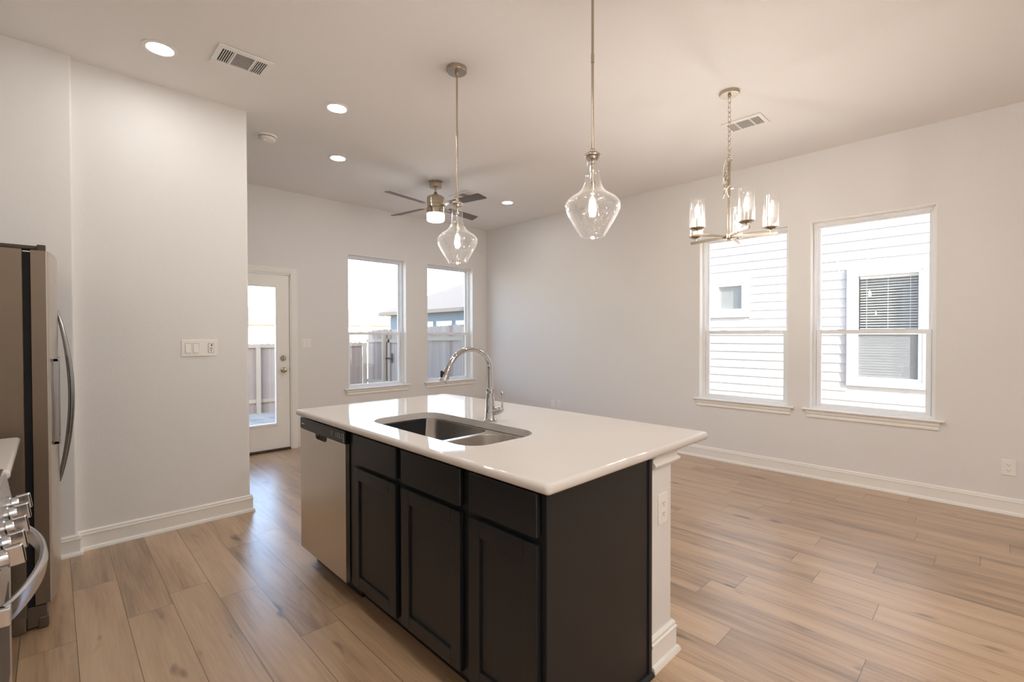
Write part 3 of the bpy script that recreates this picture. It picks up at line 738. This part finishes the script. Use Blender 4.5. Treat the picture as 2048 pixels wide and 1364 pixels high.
# pendants
PROF = [(.0345, 2.184), (.0345, 2.14), (.0352, 2.10), (.0385, 2.066), (.047, 2.040), (.060, 2.022), (.080, 2.005), (.103, 1.991), (.120, 1.977), (.1285, 1.960), (.1285, 1.945), (.122, 1.922), (.106, 1.892), (.086, 1.858), (.068, 1.829), (.0595, 1.817), (.058, 1.812)]
def pendant(x, y, label):
    t = thing('pendant_light', label, 'pendant light', (x, y, 1.812), group='glass pendants over the island')
    obj('canopy', MB().lathe([(.0635, H), (.0635, H-.022), (.060, H-.027), (.014, H-.028), (.013, H-.045), (.008, H-.05)], (x, y, 0), 32), 'nickel', t)
    obj('down_rod', MB().cyl((x, y, 2.19), (x, y, H-.03), .0062, 14).cyl((x, y, 2.62), (x, y, 2.66), .0078, 14), 'nickel', t)
    obj('cap', MB().lathe([(.0075, 2.222), (.0115, 2.216), (.0115, 2.202), (.028, 2.200), (.030, 2.197), (.030, 2.194), (.0365, 2.193), (.0378, 2.190), (.0378, 2.184), (.0365, 2.182), (.027, 2.181), (.026, 2.170), (.010, 2.168), (.006, 2.160)], (x, y, 0), 28), 'nickel', t)
    sc_ = obj('socket', MB().cyl((x, y, 2.055), (x, y, 2.172), .0045, 12).lathe([(.009, 2.148), (.009, 2.160)], (x, y, 0), 12).lathe([(.006, 2.070), (.0135, 2.066), (.0145, 2.030), (.0125, 2.018), (.012, 2.016)], (x, y, 0), 20), 'nickel', t)
    inner = [(max(r-.003, .001), z) for r, z in PROF]
    bm = MB().lathe(PROF + [(.052, 1.810)] + [(r, z+.003) for r, z in inner[::-1][1:]], (x, y, 0), 48, caps=False)
    bm.tube([(x+.0575*cos(2*pi*k/40), y+.0575*sin(2*pi*k/40), 1.813) for k in range(40)], .0030, 8, closed=True)
    bm.tube([(x+.0350*cos(2*pi*k/30), y+.0350*sin(2*pi*k/30), 2.178) for k in range(30)], .0018, 8, closed=True)
    obj('glass_shade', bm, 'seeded_glass', t, label='clear seeded glass bell')
    obj('bulb', MB().lathe([(.010, 2.016), (.012, 1.998), (.018, 1.975), (.027, 1.945), (.030, 1.928), (.027, 1.910), (.016, 1.899), (.001, 1.896)], (x, y, 0), 24), 'bulb_glass', t, label='clear filament bulb')
    obj('filament', MB().lathe([(.002, 2.000), (.010, 1.985), (.016, 1.958), (.0175, 1.930), (.012, 1.910), (.002, 1.905)], (x, y, 0), 12), 'bulb_glow', t, label='glowing filament')
    return t
pendant(1.870, 2.422, 'clear seeded glass pendant in front of the ceiling fan, at the far island end')
pendant(1.826, 1.333, 'clear seeded glass pendant nearer the chandelier, its canopy out of view')

# chandelier
cx, cyy = 3.430, 1.330
ch = thing('chandelier', 'champagne nickel five-arm chandelier with clear glass cylinders in front of the window', 'chandelier', (cx, cyy, 2.01))
obj('canopy', MB().lathe([(.066, H), (.066, H-.016), (.063, H-.020), (.012, H-.021), (.010, H-.034), (.004, H-.036)], (cx, cyy, 0), 36), 'nickel', ch)
m = MB()
def link(m, c, hgt, wid, ang, r=.0021, tilt=None):
    pts = []
    for k in range(16):
        a = 2*pi*k/16; ex = wid/2*cos(a); ez = (hgt/2)*sin(a)
        v = Vector((ex*cos(ang), ex*sin(ang), ez))
        if tilt is not None: v = tilt @ v
        pts.append(Vector(c)+v)
    m.tube(pts, r, 6, closed=True)
z = H-.040
view_ang = math.atan2(rt.y, rt.x)
k = 0
zs_ = []
while z > 2.575:
    link(m, (cx, cyy, z-.017), .042, .021, view_ang + (0.25 if k % 2 == 0 else 1.75)); z -= .0335; k += 1
obj('chain', m, 'nickel', ch)
m = MB()    # spare chain looped beside the stem
path = [Vector((-.004, 0, 2.565)), Vector((-.020, .0, 2.53)), Vector((-.032, .0, 2.49)), Vector((-.046, .0, 2.45)), Vector((-.050, 0, 2.41)), Vector((-.040, 0, 2.375)), Vector((-.026, 0, 2.395)), Vector((-.020, 0, 2.43)), Vector((-.026, 0, 2.46)), Vector((-.034, 0, 2.42)), Vector((-.040, 0, 2.36)), Vector((-.042, 0, 2.335))]
for i in range(len(path)-1):
    a, b = path[i], path[i+1]; c = (a+b)/2; dirv = (b-a).normalized()
    L_ = rt*c.x + fw*(-.018); th = math.atan2(dirv.x, dirv.z)
    tl = Matrix.Rotation(th, 3, rt.cross(Vector((0, 0, 1))) * -1)
    link(m, (cx+L_.x, cyy+L_.y, c.z), .040, .019, view_ang + (0.2 if i % 2 else 1.6), .0019, tl)
obj('spare_chain', m, 'nickel', ch)
m = MB(); w = []
for k in range(24):
    s_ = k/23; off = -.012 - .045*sin(pi*s_)*(.9) ; zz = 2.58 - .24*s_ + .03*sin(5*s_)
    p = rt*off - Vector((fw.x, fw.y, 0))*.024; w.append((cx+p.x, cyy+p.y, zz))
m.tube(w, .0016, 6)
w = []
for k in range(16):
    s_ = k/15; off = -.052 + .050*s_; zz = 2.30 + .09*sin(s_*pi/2)
    p = rt*off - Vector((fw.x, fw.y, 0))*.022; w.append((cx+p.x, cyy+p.y, zz))
m.tube(w, .0018, 6)
obj('supply_wire', m, 'cream_sleeve', ch, label='pale twisted supply wire')
rz = Matrix.Translation((cx, cyy, 0)) @ Matrix.Rotation(R(20), 4, 'Z')
m = MB().box((-.0095, -.0095, 2.045), (.0095, .0095, 2.555), .0015, mat=rz).lathe([(.004, 2.552), (.008, 2.556), (.006, 2.566)], (cx, cyy, 0), 16)
link(m, (cx, cyy, 2.578), .034, .034, view_ang, .0028)
obj('stem', m, 'nickel', ch)
obj('stem_disc', MB().lathe([(.004, 2.372), (.018, 2.374), (.016, 2.380), (.004, 2.384)], (cx+rt.x*.012, cyy+rt.y*.012, 0), 20), 'nickel', ch)
obj('hub', MB().lathe([(.004, 2.006), (.010, 2.008), (.011, 2.018), (.042, 2.021), (.044, 2.026), (.030, 2.030), (.026, 2.052), (.020, 2.056), (.004, 2.058)], (cx, cyy, 0), 30), 'nickel', ch)
arm_master = None
az = 2.038
for k in range(5):
    th = R(8+72*k); mt = Matrix.Translation((cx, cyy, 0)) @ Matrix.Rotation(th, 4, 'Z')
    arm = obj('arm', MB().box((.018, -.0065, az-.010), (.305, .0065, az+.010), .0015, mat=mt), 'nickel', ch)
    lr = .262; px, py = cx+lr*cos(th), cyy+lr*sin(th)
    obj('lamp_plate', MB().lathe([(.006, az+.008), (.006, az+.030), (.030, az+.031), (.050, az+.042), (.051, az+.046), (.012, az+.046)], (px, py, 0), 30), 'nickel', arm)
    obj('candle_sleeve', MB().lathe([(.0115, az+.044), (.0115, az+.112), (.008, az+.114)], (px, py, 0), 18), 'cream_sleeve', arm, label='cream candle sleeve')
    obj('bulb', MB().lathe([(.007, az+.113), (.011, az+.125), (.0150, az+.145), (.0145, az+.160), (.009, az+.185), (.003, az+.203), (.0005, az+.207)], (px, py, 0), 18), 'bulb_glow', arm, label='lit flame-tip bulb')
    r_ = .050
    obj('glass_shade', MB().lathe([(r_, az+.047), (r_, az+.250), (r_, az+.256), (r_-.002, az+.257), (r_-.003, az+.255), (r_-.003, az+.047)], (px, py, 0), 40, caps=False), 'shade_glass', arm, label='clear rain-glass cylinder')

# ceiling fan
FX_, FY_ = 3.076, 4.377
fan = thing('ceiling_fan', 'brushed nickel four-blade ceiling fan with a lit drum light', 'ceiling fan', (FX_, FY_, 2.61))
obj('canopy', MB().lathe([(.080, H), (.080, H-.012), (.068, H-.018), (.066, H-.062), (.056, H-.070), (.020, H-.072)], (FX_, FY_, 0), 32), 'nickel', fan)
obj('down_rod', MB().cyl((FX_, FY_, 2.895), (FX_, FY_, H-.065), .013, 16).lathe([(.014, 2.935), (.036, 2.905), (.040, 2.885)], (FX_, FY_, 0), 24), 'nickel', fan)
obj('motor_housing', MB().lathe([(.03, 2.893), (.080, 2.890), (.093, 2.880), (.096, 2.862), (.096, 2.800), (.091, 2.796), (.091, 2.766), (.096, 2.762), (.096, 2.757), (.093, 2.754), (.098, 2.750), (.098, 2.696), (.03, 2.694)], (FX_, FY_, 0), 40), 'nickel', fan)
obj('light_drum', MB().lathe([(.096, 2.696), (.097, 2.690), (.097, 2.635), (.090, 2.618), (.070, 2.611), (.001, 2.609)], (FX_, FY_, 0), 40), 'fan_glow', fan, label='glowing white drum light')
for k, ang in enumerate((10, 100, 190, 280)):
    mt = Matrix.Translation((FX_, FY_, 2.780)) @ Matrix.Rotation(R(ang), 4, 'Z') @ Matrix.Rotation(R(-12), 4, 'X')
    bm = MB(); outl = [(.19, -.045), (.665, -.062), (.690, .058), (.19, .048)]
    t_ = bmesh.new(); A = [t_.verts.new((a, b, -.0035)) for a, b in outl]; B = [t_.verts.new((a, b, .0035)) for a, b in outl]
    t_.faces.new(A[::-1]); t_.faces.new(B)
    for i in range(4): t_.faces.new((A[i], A[(i+1) % 4], B[(i+1) % 4], B[i]))
    bmesh.ops.bevel(t_, geom=[e for e in t_.edges if abs(e.verts[0].co.z-e.verts[1].co.z) > .005], offset=.008, segments=3, affect='EDGES')
    bmesh.ops.transform(t_, matrix=mt, verts=t_.verts); bm.join(t_)
    bl = obj('blade', bm, 'blade_dark', fan)
    obj('blade_iron', MB().box((.085, -.022, -.010), (.235, .022, -.0036), .002, mat=mt), 'nickel', bl)

# ------------------------------------------------------------------ refrigerator
FY0, FY1 = 3.060, 3.925
fr = thing('refrigerator', 'stainless side-by-side refrigerator against the partition wall', 'refrigerator', (-.38, (FY0+FY1)/2, 0))
obj('case', MB().box((-.745, FY0, .060), (-.092, FY1, 1.742), .006), 'fridge_side', fr, label='taupe metal case')
obj('gasket', MB().box((-.092, FY0+.012, .10), (-.066, FY1-.012, 1.73)), 'gap_black', fr, label='black door gasket gap')
obj('hinge_cover', MB().box((-.20, FY0+.010, 1.742), (-.030, FY0+.075, 1.760), .004).box((-.045, FY0+.004, 1.738), (-.016, FY0+.06, 1.766), .003), 'bronze', fr, label='dark hinge cover')
brushed('fridge_front', rgb(205, 196, 184), .30, 'z')
def fdoor(y0, y1):
    pr = [(-.066, y0), (-.016, y0)]
    for k in range(13):
        u_ = k/12; pr.append((-.010 + .034*max(0, 1-((y0+(y1-y0)*u_-(FY0+FY1)/2)/((FY1-FY0)/2))**2)**.8, y0+.006+(y1-y0-.012)*u_))
    pr += [(-.016, y1), (-.066, y1)]
    return MB().slab(pr, .115, 1.738)
mid = 3.445
for a, b, lab in ((FY0, mid-.003, 'freezer door with a dispenser'), (mid+.003, FY1, None)):
    dr = obj('door', fdoor(a, b), 'fridge_front', fr, label=lab)
    obj('door_side', MB().box((-.0665, a-.0008, .114), (-.0165, a+.004, 1.739), .001), 'fridge_side', dr) if a == FY0 else None
    hy = mid-.045 if a == FY0 else mid+.045
    pts = []
    for k in range(25):
        u_ = k/24; zz = .592 + .888*u_; pts.append((.020 + .052*sin(pi*u_)**.85 if 0 < u_ < 1 else .020, hy, zz))
    rad = [.007 + .006*sin(pi*k/24) for k in range(25)]
    obj('handle', MB().tube(pts, rad, 14, upv=(0, 1, 0)), 'handle_dark', dr, label='bowed metal handle')
    if a == FY0:
        dsp = MB(); ring_pts = [(3.135, .83), (3.375, .83), (3.375, 1.24), (3.135, 1.24)]
        fxx = lambda y: -.010 + .034*(1-((y-(FY0+FY1)/2)/((FY1-FY0)/2))**2)**.8
        dsp.box((.002, 3.135, .83), (.022, 3.150, 1.24), .002).box((.010, 3.360, .83), (.028, 3.375, 1.24), .002)
        dsp.box((.000, 3.135, .83), (.026, 3.375, .845), .002).box((.0, 3.135, 1.225), (.026, 3.375, 1.24), .002).box((.0, 3.14, 1.10), (.025, 3.37, 1.11), .002)
        obj('dispenser_frame', dsp, 'handle_dark', dr)
        obj('dispenser_recess', MB().box((.0, 3.15, .845), (.0205, 3.36, 1.225)), 'black_plastic', dr, label='dark dispenser panel')
plain('fridge_base', rgb(84, 72, 60), .45)
obj('base_grille', MB().box((-.095, FY0+.004, .012), (-.028, FY1-.004, .108), .006).box((-.74, FY0+.004, .02), (-.095, FY1-.004, .062)), 'fridge_base', fr)
obj('foot', MB().box((-.060, FY0+.001, .0), (-.022, FY0+.05, .055), .008, 3), 'fridge_base', fr)
obj('foot', MB().box((-.70, FY0+.03, .0), (-.66, FY0+.08, .055), .006), 'dark_rubber', fr)
obj('side_foot_plate', MB().box((-.150, FY0-.001, .0), (-.095, FY0+.03, .075), .006), 'fridge_side', fr)

# ------------------------------------------------------------------ range and the counter beside it
RY0, RY1 = 1.468, 2.228
rg = thing('range', 'stainless steel kitchen range with five knobs and a bowed oven handle', 'range', (-.42, (RY0+RY1)/2, 0))
obj('range_body', MB().box((XK+.02, RY0, .03), (-.128, RY1, .905), .002), 'fridge_side', rg)
obj('cooktop', MB().box((XK+.02, RY0, .905), (-.115, RY1, .922), .004), 'stainless_h', rg)
gm = MB()
for gy in (RY0+.10, RY0+.24, RY0+.38, RY0+.52, RY0+.66): gm.box((XK+.10, gy-.006, .930), (-.16, gy+.006, .945), .003)
for gx in (XK+.12, XK+.33, -.20): gm.box((gx-.006, RY0+.05, .926), (gx+.006, RY1-.05, .944), .003)
for gx in (XK+.12, -.20):
    for gy in (RY0+.06, RY1-.06): gm.box((gx-.008, gy-.008, .921), (gx+.008, gy+.008, .935))
obj('burner_grate', gm, 'iron_black', rg, label='black cast iron grate')
cpn = [(-.128, .770), (-.096, .770), (-.092, .785), (-.110, .905), (-.118, .914), (-.128, .914)]
cpo = obj('control_panel', MB().prism(cpn, (0, RY0+.002, 0), (0, RY1-.002, 0), (1, 0, 0), (0, 0, 1)), 'stainless_h', rg)
for yy in (1.600, 1.712, 1.848, 1.985, 2.100):
    mt = Matrix.Translation((-.100, yy, .832)) @ Matrix.Rotation(R(-8), 4, 'Y')
    k_ = MB().lathe([(.027, 0), (.027, .006), (.022, .009), (.020, .020), (.019, .024), (.002, .025)], mat=mt @ Matrix.Rotation(R(90), 4, 'Y'), seg=24)
    k_.box((.018, -.0085, -.024), (.050, .0085, .024), .005, 3, mat=mt)
    obj('knob', k_, 'handle_metal', cpo)
od = obj('oven_door', MB().box((-.128, RY0+.004, .19), (-.103, RY1-.004, .762), .004), 'stainless', rg)
obj('oven_window', MB().box((-.1035, RY0+.13, .32), (-.1015, RY1-.13, .60), .001), 'black_plastic', od)
pts = []; hn_ = 25
for k in range(hn_):
    u_ = k/(hn_-1); yy = 1.512 + (2.170-1.512)*u_
    pts.append((-.078 + .062*sin(pi*u_)**.8 if 0 < k < hn_-1 else -.078, yy, .735))
bm = bmesh.new(); rings = []
for i, p in enumerate(pts):
    p = Vector(p); dv = (Vector(pts[min(i+1, hn_-1)])-Vector(pts[max(i-1, 0)])).normalized(); nv = Vector((dv.y, -dv.x, 0))
    rings.append([bm.verts.new(p + nv*a + Vector((0, 0, b))) for a, b in ((0, .020), (-.006, .023), (-.013, .020), (-.016, .0), (-.013, -.020), (-.006, -.023), (0, -.020), (.003, 0))])
for A, B in zip(rings, rings[1:]):
    for i in range(8): bm.faces.new((A[i], A[(i+1) % 8], B[(i+1) % 8], B[i]))
bm.faces.new(rings[0][::-1]); bm.faces.new(rings[-1]); bmesh.ops.recalc_face_normals(bm, faces=bm.faces)
hm = MB(); hm.join(bm)
hm.box((-.105, 1.500, .715), (-.070, 1.530, .755), .004).box((-.105, 2.152, .715), (-.070, 2.182, .755), .004)
obj('oven_handle', hm, 'handle_metal', od, label='bowed metal oven handle')
obj('storage_drawer', MB().box((-.128, RY0+.004, .045), (-.106, RY1-.004, .182), .004), 'stainless', rg)
for lx, ly in ((-.20, RY0+.03), (-.20, RY1-.06), (XK+.1, RY0+.03), (XK+.1, RY1-.06)): obj('leveling_leg', MB().box((lx, ly, 0), (lx+.03, ly+.03, .03)), 'dark_rubber', rg)
kc = thing('kitchen_cabinet', 'black base cabinet between the range and the refrigerator', 'cabinet', (-.45, 2.58, 0))
obj('cabinet_box', MB().box((XK+.01, 2.234, .105), (-.150, 2.93, .879), .002), 'cabinet_black', kc)
obj('toe_kick', MB().box((XK+.01, 2.24, 0), (-.22, 2.92, .105)), 'cabinet_black', kc)
for a, b in ((2.24, 2.575), (2.585, 2.924)):
    obj('door', MB().box((-.150, a, .12), (-.131, b, .70), .003), 'cabinet_black', kc); obj('drawer_front', MB().box((-.150, a, .72), (-.131, b, .866), .003), 'cabinet_black', kc)
obj('countertop', countertop(rrect(XK+.005, -.101, 2.232, 2.945, (.018, .0145, .0145, .0145), 4), .880, .914), 'counter_quartz', label='short white quartz worktop between the range and the refrigerator', cat='countertop', ang=30)

# ------------------------------------------------------------------ outside
gm = MB(); nx, ny = 40, 50
GX0, GX1, GY0, GY1 = -30, 60, -30, 90
def gz(x, y): return -.28 - .33*max(0, min(1, (y-6)/7)) + .02*sin(x*1.7)*cos(y*1.3)
vsg = {}
for i in range(nx+1):
    for j in range(ny+1):
        x = GX0+(GX1-GX0)*i/nx; y = GY0+(GY1-GY0)*j/ny
        vsg[i, j] = gm.bm.verts.new((x, y, gz(x, y)))
for i in range(nx):
    for j in range(ny): gm.bm.faces.new((vsg[i, j], vsg[i+1, j], vsg[i+1, j+1], vsg[i, j+1]))
obj('ground', gm, 'yard_soil', kind='structure', label='bare pale soil yard outside')
struct('upper_storey', MB().box((XK-.2, YR-.2, H+.15), (XR+WT, YB+WT, 5.2)).prism([(-.4, 5.2), (6.9, 5.2), (3.2, 6.6)], (XK-.2, YR-.6, 0), (XK-.2, YB+WT+.35, 0), (1, 0, 0), (0, 0, 1)), 'house_cream', 'upper storey of this house, out of view above the ceiling')
struct('foundation', MB().box((XK-.2, YR-.2, -.60), (XR+WT+.02, YB+WT+.02, -.12)), 'house_cream', 'house foundation')

def fence_run(label, p0, p1, zt, zb, rails, posts, side, group='yard fences'):
    """board fence from p0 to p1; the rails are nailed on `side` (a unit vector towards the house)"""
    p0, p1, side = Vector((*p0, 0)), Vector((*p1, 0)), Vector((*side, 0)); d = p1-p0; L = d.length; d.normalize()
    mid_ = (p0+p1)/2
    t = thing('wooden_fence', label, 'fence', (mid_.x, mid_.y, zb((p0+p1)/2)), group=group)
    m = MB(); n = int(L/.145); ang = math.atan2(d.y, d.x)
    for k in range(n):
        c = p0 + d*(.0725+.145*k); zt_ = zt(c) + random.uniform(-.006, .006); zb_ = zb(c)
        hw = .0715; cl = .03; pr = [(-hw, zb_), (hw, zb_), (hw, zt_-cl), (hw-cl, zt_), (-hw+cl, zt_), (-hw, zt_-cl)]
        m.prism(pr, c - side*.009, c + side*.009, d, (0, 0, 1))
    obj('pickets', m, 'fence_wood', t, smooth=False)
    for (off) in rails:
        A = p0 + side*.030; B = p1 + side*.030
        r = MB(); pr = [(-.020, -.045), (.020, -.045), (.020, .045), (-.020, .045)]
        bm = bmesh.new(); ra = [bm.verts.new(A + side*a + Vector((0, 0, zt(p0)-off+b))) for a, b in pr]; rb = [bm.verts.new(B + side*a + Vector((0, 0, zt(p1)-off+b))) for a, b in pr]
        for i in range(4): bm.faces.new((ra[i], ra[(i+1) % 4], rb[(i+1) % 4], rb[i]))
        bm.faces.new(ra[::-1]); bm.faces.new(rb); bmesh.ops.recalc_face_normals(bm, faces=bm.faces); r.join(bm)
        obj('rail', r, 'fence_rail', t)
    for s_ in posts:
        c = p0 + d*s_ + side*.095
        obj('post', MB().box((c.x-.045, c.y-.045, zb(c)-.05), (c.x+.045, c.y+.045, zt(c)-.06), .004), 'fence_rail', t)
    return t
FBY, FSX = 12.9, 6.6
zg = lambda c: gz(c.x, c.y)-.02
fence_run('pale wooden board fence across the back of the yard', (-6, FBY), (FSX, FBY), lambda c: 1.14, zg, (.06, 1.43), (1.2, 3.6, 6.0, 7.8, 9.67, 12.50), (0, -1))
zside = lambda c: 1.60 - .12*max(0, min(1, (c.y-8)/4.9))
fence_run('grey wooden board fence along the side of the yard, near run beside the gate', (FSX, 6.2), (FSX, 10.05), zside, zg, (.30, 1.45), (.1, 2.0, 3.80), (-1, 0))
fence_run('wooden board fence beyond the gate, joining the back fence', (FSX, 11.62), (FSX, FBY-.07), zside, zg, (.30, 1.45), (.10,), (-1, 0))
g_ = thing('fence_gate', 'wooden yard gate with a black latch and a diagonal brace', 'gate', (FSX, 10.85, -.5))
m = MB()
for k in range(10):
    c = 10.08+.0755+.151*k; m.box((FSX-.009, c-.072, -.52), (FSX+.009, c+.072, 1.50), 0)
obj('pickets', m, 'fence_wood', g_, smooth=False)
obj('gate_frame', MB().box((FSX-.05, 10.09, 1.14), (FSX-.012, 11.58, 1.24), .003).box((FSX-.05, 10.09, -.36), (FSX-.012, 11.58, -.27), .003).box((FSX-.05, 10.09, -.36), (FSX-.0125, 10.18, 1.24), .003).box((FSX-.05, 11.49, -.36), (FSX-.0125, 11.58, 1.24), .003), 'fence_rail', g_)
obj('diagonal_brace', MB().prism([(-.045, 0), (.045, 0), (.045, .03), (-.045, .03)], (FSX-.051, 10.20, .20), (FSX-.051, 10.95, 1.12), (0, .77, -.63), (-1, 0, 0)), 'fence_rail', g_)
obj('latch', MB().box((FSX-.062, 11.33, .60), (FSX-.048, 11.38, .86), .003).box((FSX-.075, 11.34, .70), (FSX-.055, 11.66, .735), .004), 'iron_black', g_, label='black iron latch')

# neighbour's sided wall seen through the right-hand windows
NX = 9.3
nb = thing('neighbour_house', 'white lap-sided two-storey house wall next door seen through the right windows', 'house', (NX+3, 1.5, -.3))
m = MB(); zz = 3.008 + .152*20
holesN = [(3.228, 3.94, 1.673, 2.401), (.60, 1.721, .52, 2.403)]
prof_n = 0
while zz > -.35:
    z0, z1 = zz-.152, zz
    segs = [(-8.0, 9.0)]
    for (a, b, c, dd_) in holesN:
        if z1 > c+.02 and z0 < dd_-.02:
            ns = []
            for (s0, s1) in segs:
                if a > s0 and b < s1: ns += [(s0, a), (b, s1)]
                else: ns.append((s0, s1))
            segs = ns
    for s0, s1 in segs:
        m.prism([(0, z0), (-.016, z0), (-.004, z1), (-.004, z1+.02), (0, z1+.02)], (NX, s0, 0), (NX, s1, 0), (1, 0, 0), (0, 0, 1))
    zz -= .152
obj('lap_siding', m, 'siding_white', nb, smooth=False)
obj('house_body', MB().wall('x', NX, NX+.15, (-8.0, 9.0), (-.35, 6.05), holesN).box((NX+.15, -8, -.35), (NX+8, -7.85, 6.05)).box((NX+.15, 8.85, -.35), (NX+8, 9.0, 6.05)).box((NX+7.85, -8, -.35), (NX+8, 9, 6.05)), 'siding_white', nb)
obj('roof', MB().prism([(-.25, 6.05), (8.25, 6.05), (4.0, 8.6)], (NX, -8.4, 0), (NX, 9.4, 0), (1, 0, 0), (0, 0, 1)), 'roof_shingle', nb)
plain('backing_teal', rgb(84, 98, 100), .6, vary=.3)  # added backing behind the blind; its tone stands in for reflections in the glass
def nwin(y0, y1, z0, z1, gy0, gy1, gz0, gz1, rail, blind, label):
    tr = obj('window_trim', MB().wall('x', NX-.038, NX+.002, (y0, y1), (z0, z1), [(gy0-.055, gy1+.055, gz0-.045, gz1+.045)]), 'siding_white', nb, label=label)
    f = MB()
    for a, b in (((NX-.020, gy0-.055, gz0-.045), (NX+.04, gy0, gz1+.045)), ((NX-.020, gy1, gz0-.045), (NX+.04, gy1+.055, gz1+.045)), ((NX-.020, gy0, gz0-.045), (NX+.04, gy1, gz0)), ((NX-.020, gy0, gz1), (NX+.04, gy1, gz1+.045))): f.box(a, b, .004)
    if rail: f.box((NX-.012, gy0, rail-.03), (NX+.03, gy1, rail+.03), .003)
    obj('window_frame', f, 'vinyl', tr)
    if blind:
        s_ = MB(); n = 38
        for k in range(n):
            zc = gz0+.02 + (gz1-gz0-.06)*k/(n-1)
            s_.box((-.0125, gy0+.015, -.0009), (.0125, gy1-.015, .0009), 0, mat=Matrix.Translation((NX+.075, 0, zc)) @ Matrix.Rotation(R(-30), 4, 'Y'))
        s_.box((NX+.06, gy0+.01, gz1-.04), (NX+.09, gy1-.01, gz1), .002)
        for yy in (gy0+.10, (gy0+gy1)/2, gy1-.10): s_.box((NX+.060, yy-.002, gz0+.02), (NX+.062, yy+.002, gz1-.02))
        obj('mini_blind', s_, 'slat_white', tr, smooth=False)
    obj('pane', MB().box((NX+.012, gy0, gz0), (NX+.018, gy1, gz1)), 'window_glass', tr)
    if blind: obj('room_backing', MB().box((NX+.135, gy0-.02, gz0-.02), (NX+.14, gy1+.02, gz1+.02)), 'backing_teal', tr, label='added grey-green backing in place of glass reflections, behind the blind')
    if blind: obj('screen', MB().poly2([(NX+.008, gy0, gz0), (NX+.008, gy1, gz0), (NX+.008, gy1, rail), (NX+.008, gy0, rail)]), 'pale_screen', tr)
plain('paper_grey', rgb(150, 155, 152), .8, vary=.2)
nwin(.60, 1.721, .52, 2.403, .835, 1.574, .665, 2.277, 1.375, True, 'window next door with a mini blind')
nwin(3.228, 3.94, 1.673, 2.401, 3.367, 3.80, 1.830, 2.270, None, False, 'small square window next door')
obj('window_cover', MB().box((NX+.03, 3.367, 1.83), (NX+.035, 3.80, 2.27)), 'paper_grey', nb, label='grey film covering the small window')
obj('interior_wall', MB().box((NX+1.6, -1.5, -.3), (NX+1.7, 4.8, 6.0)), 'siding_blue', nb)

# single-storey house beyond the side fence: eave along X=13.6, hip corner at Y=25
hs = thing('far_house', 'blue-grey single-storey house with a pale hip roof beyond the side fence', 'house', (17.5, 20, -.6), group='distant houses')
obj('house_walls', MB().box((14.05, 12.6, -.6), (22, 24.5, 2.46)), 'siding_blue', hs)
def hip(x0, x1, y0, y1, z0, pitch, th=.18):
    w = min(x1-x0, y1-y0)/2; rz_ = z0+w*pitch
    if x1-x0 < y1-y0: r0, r1 = ((x0+x1)/2, y0+w, rz_), ((x0+x1)/2, y1-w, rz_); fs = [(0, 1, 8), (1, 2, 9, 8), (2, 3, 9), (3, 0, 8, 9)]
    else: r0, r1 = (x0+w, (y0+y1)/2, rz_), (x1-w, (y0+y1)/2, rz_); fs = [(3, 0, 8), (0, 1, 9, 8), (1, 2, 9), (2, 3, 8, 9)]
    m = MB(); b = z0-th
    m.poly([(x0, y0, z0), (x1, y0, z0), (x1, y1, z0), (x0, y1, z0), (x0, y0, b), (x1, y0, b), (x1, y1, b), (x0, y1, b), r0, r1], fs + [(0, 4, 5, 1), (1, 5, 6, 2), (2, 6, 7, 3), (3, 7, 4, 0), (4, 7, 6, 5)])
    bmesh.ops.recalc_face_normals(m.bm, faces=m.bm.faces); return m
obj('roof', hip(13.55, 22.5, 12.1, 25.0, 2.64, .477), 'roof_shingle', hs, smooth=False)
for a, b in ((17.0, 18.3), (18.6, 19.9), (20.2, 21.4)):
    fw_ = obj('window', MB().box((14.0, a, .9), (14.07, b, 2.05), .005), 'siding_white', hs)
    obj('pane', MB().box((13.985, a+.08, .98), (14.0, b-.08, 1.97)), 'chrome', fw_)
obj('downspout', MB().box((13.97, 16.55, -.5), (14.05, 16.68, 2.4), .01), 'siding_white', hs)
h2 = thing('far_house', 'distant cream house with a low pale roof seen over the back fence', 'house', (6, 46, -.6), group='distant houses')
obj('house_walls', MB().box((7, 46, -.6), (17.5, 54, 2.3)), 'house_cream', h2)
obj('roof', hip(6.4, 18.1, 45.4, 54.6, 2.45, .35), 'roof_shingle', h2, smooth=False)
h3 = thing('far_house', 'distant cream house with a low pale roof seen through the door glass', 'house', (24, 54, -.6), group='distant houses')
obj('house_walls', MB().box((19.5, 44, -.6), (27, 52, 2.3)), 'house_cream', h3)
obj('roof', hip(18.9, 27.6, 43.4, 52.6, 2.45, .42), 'roof_shingle', h3, smooth=False)
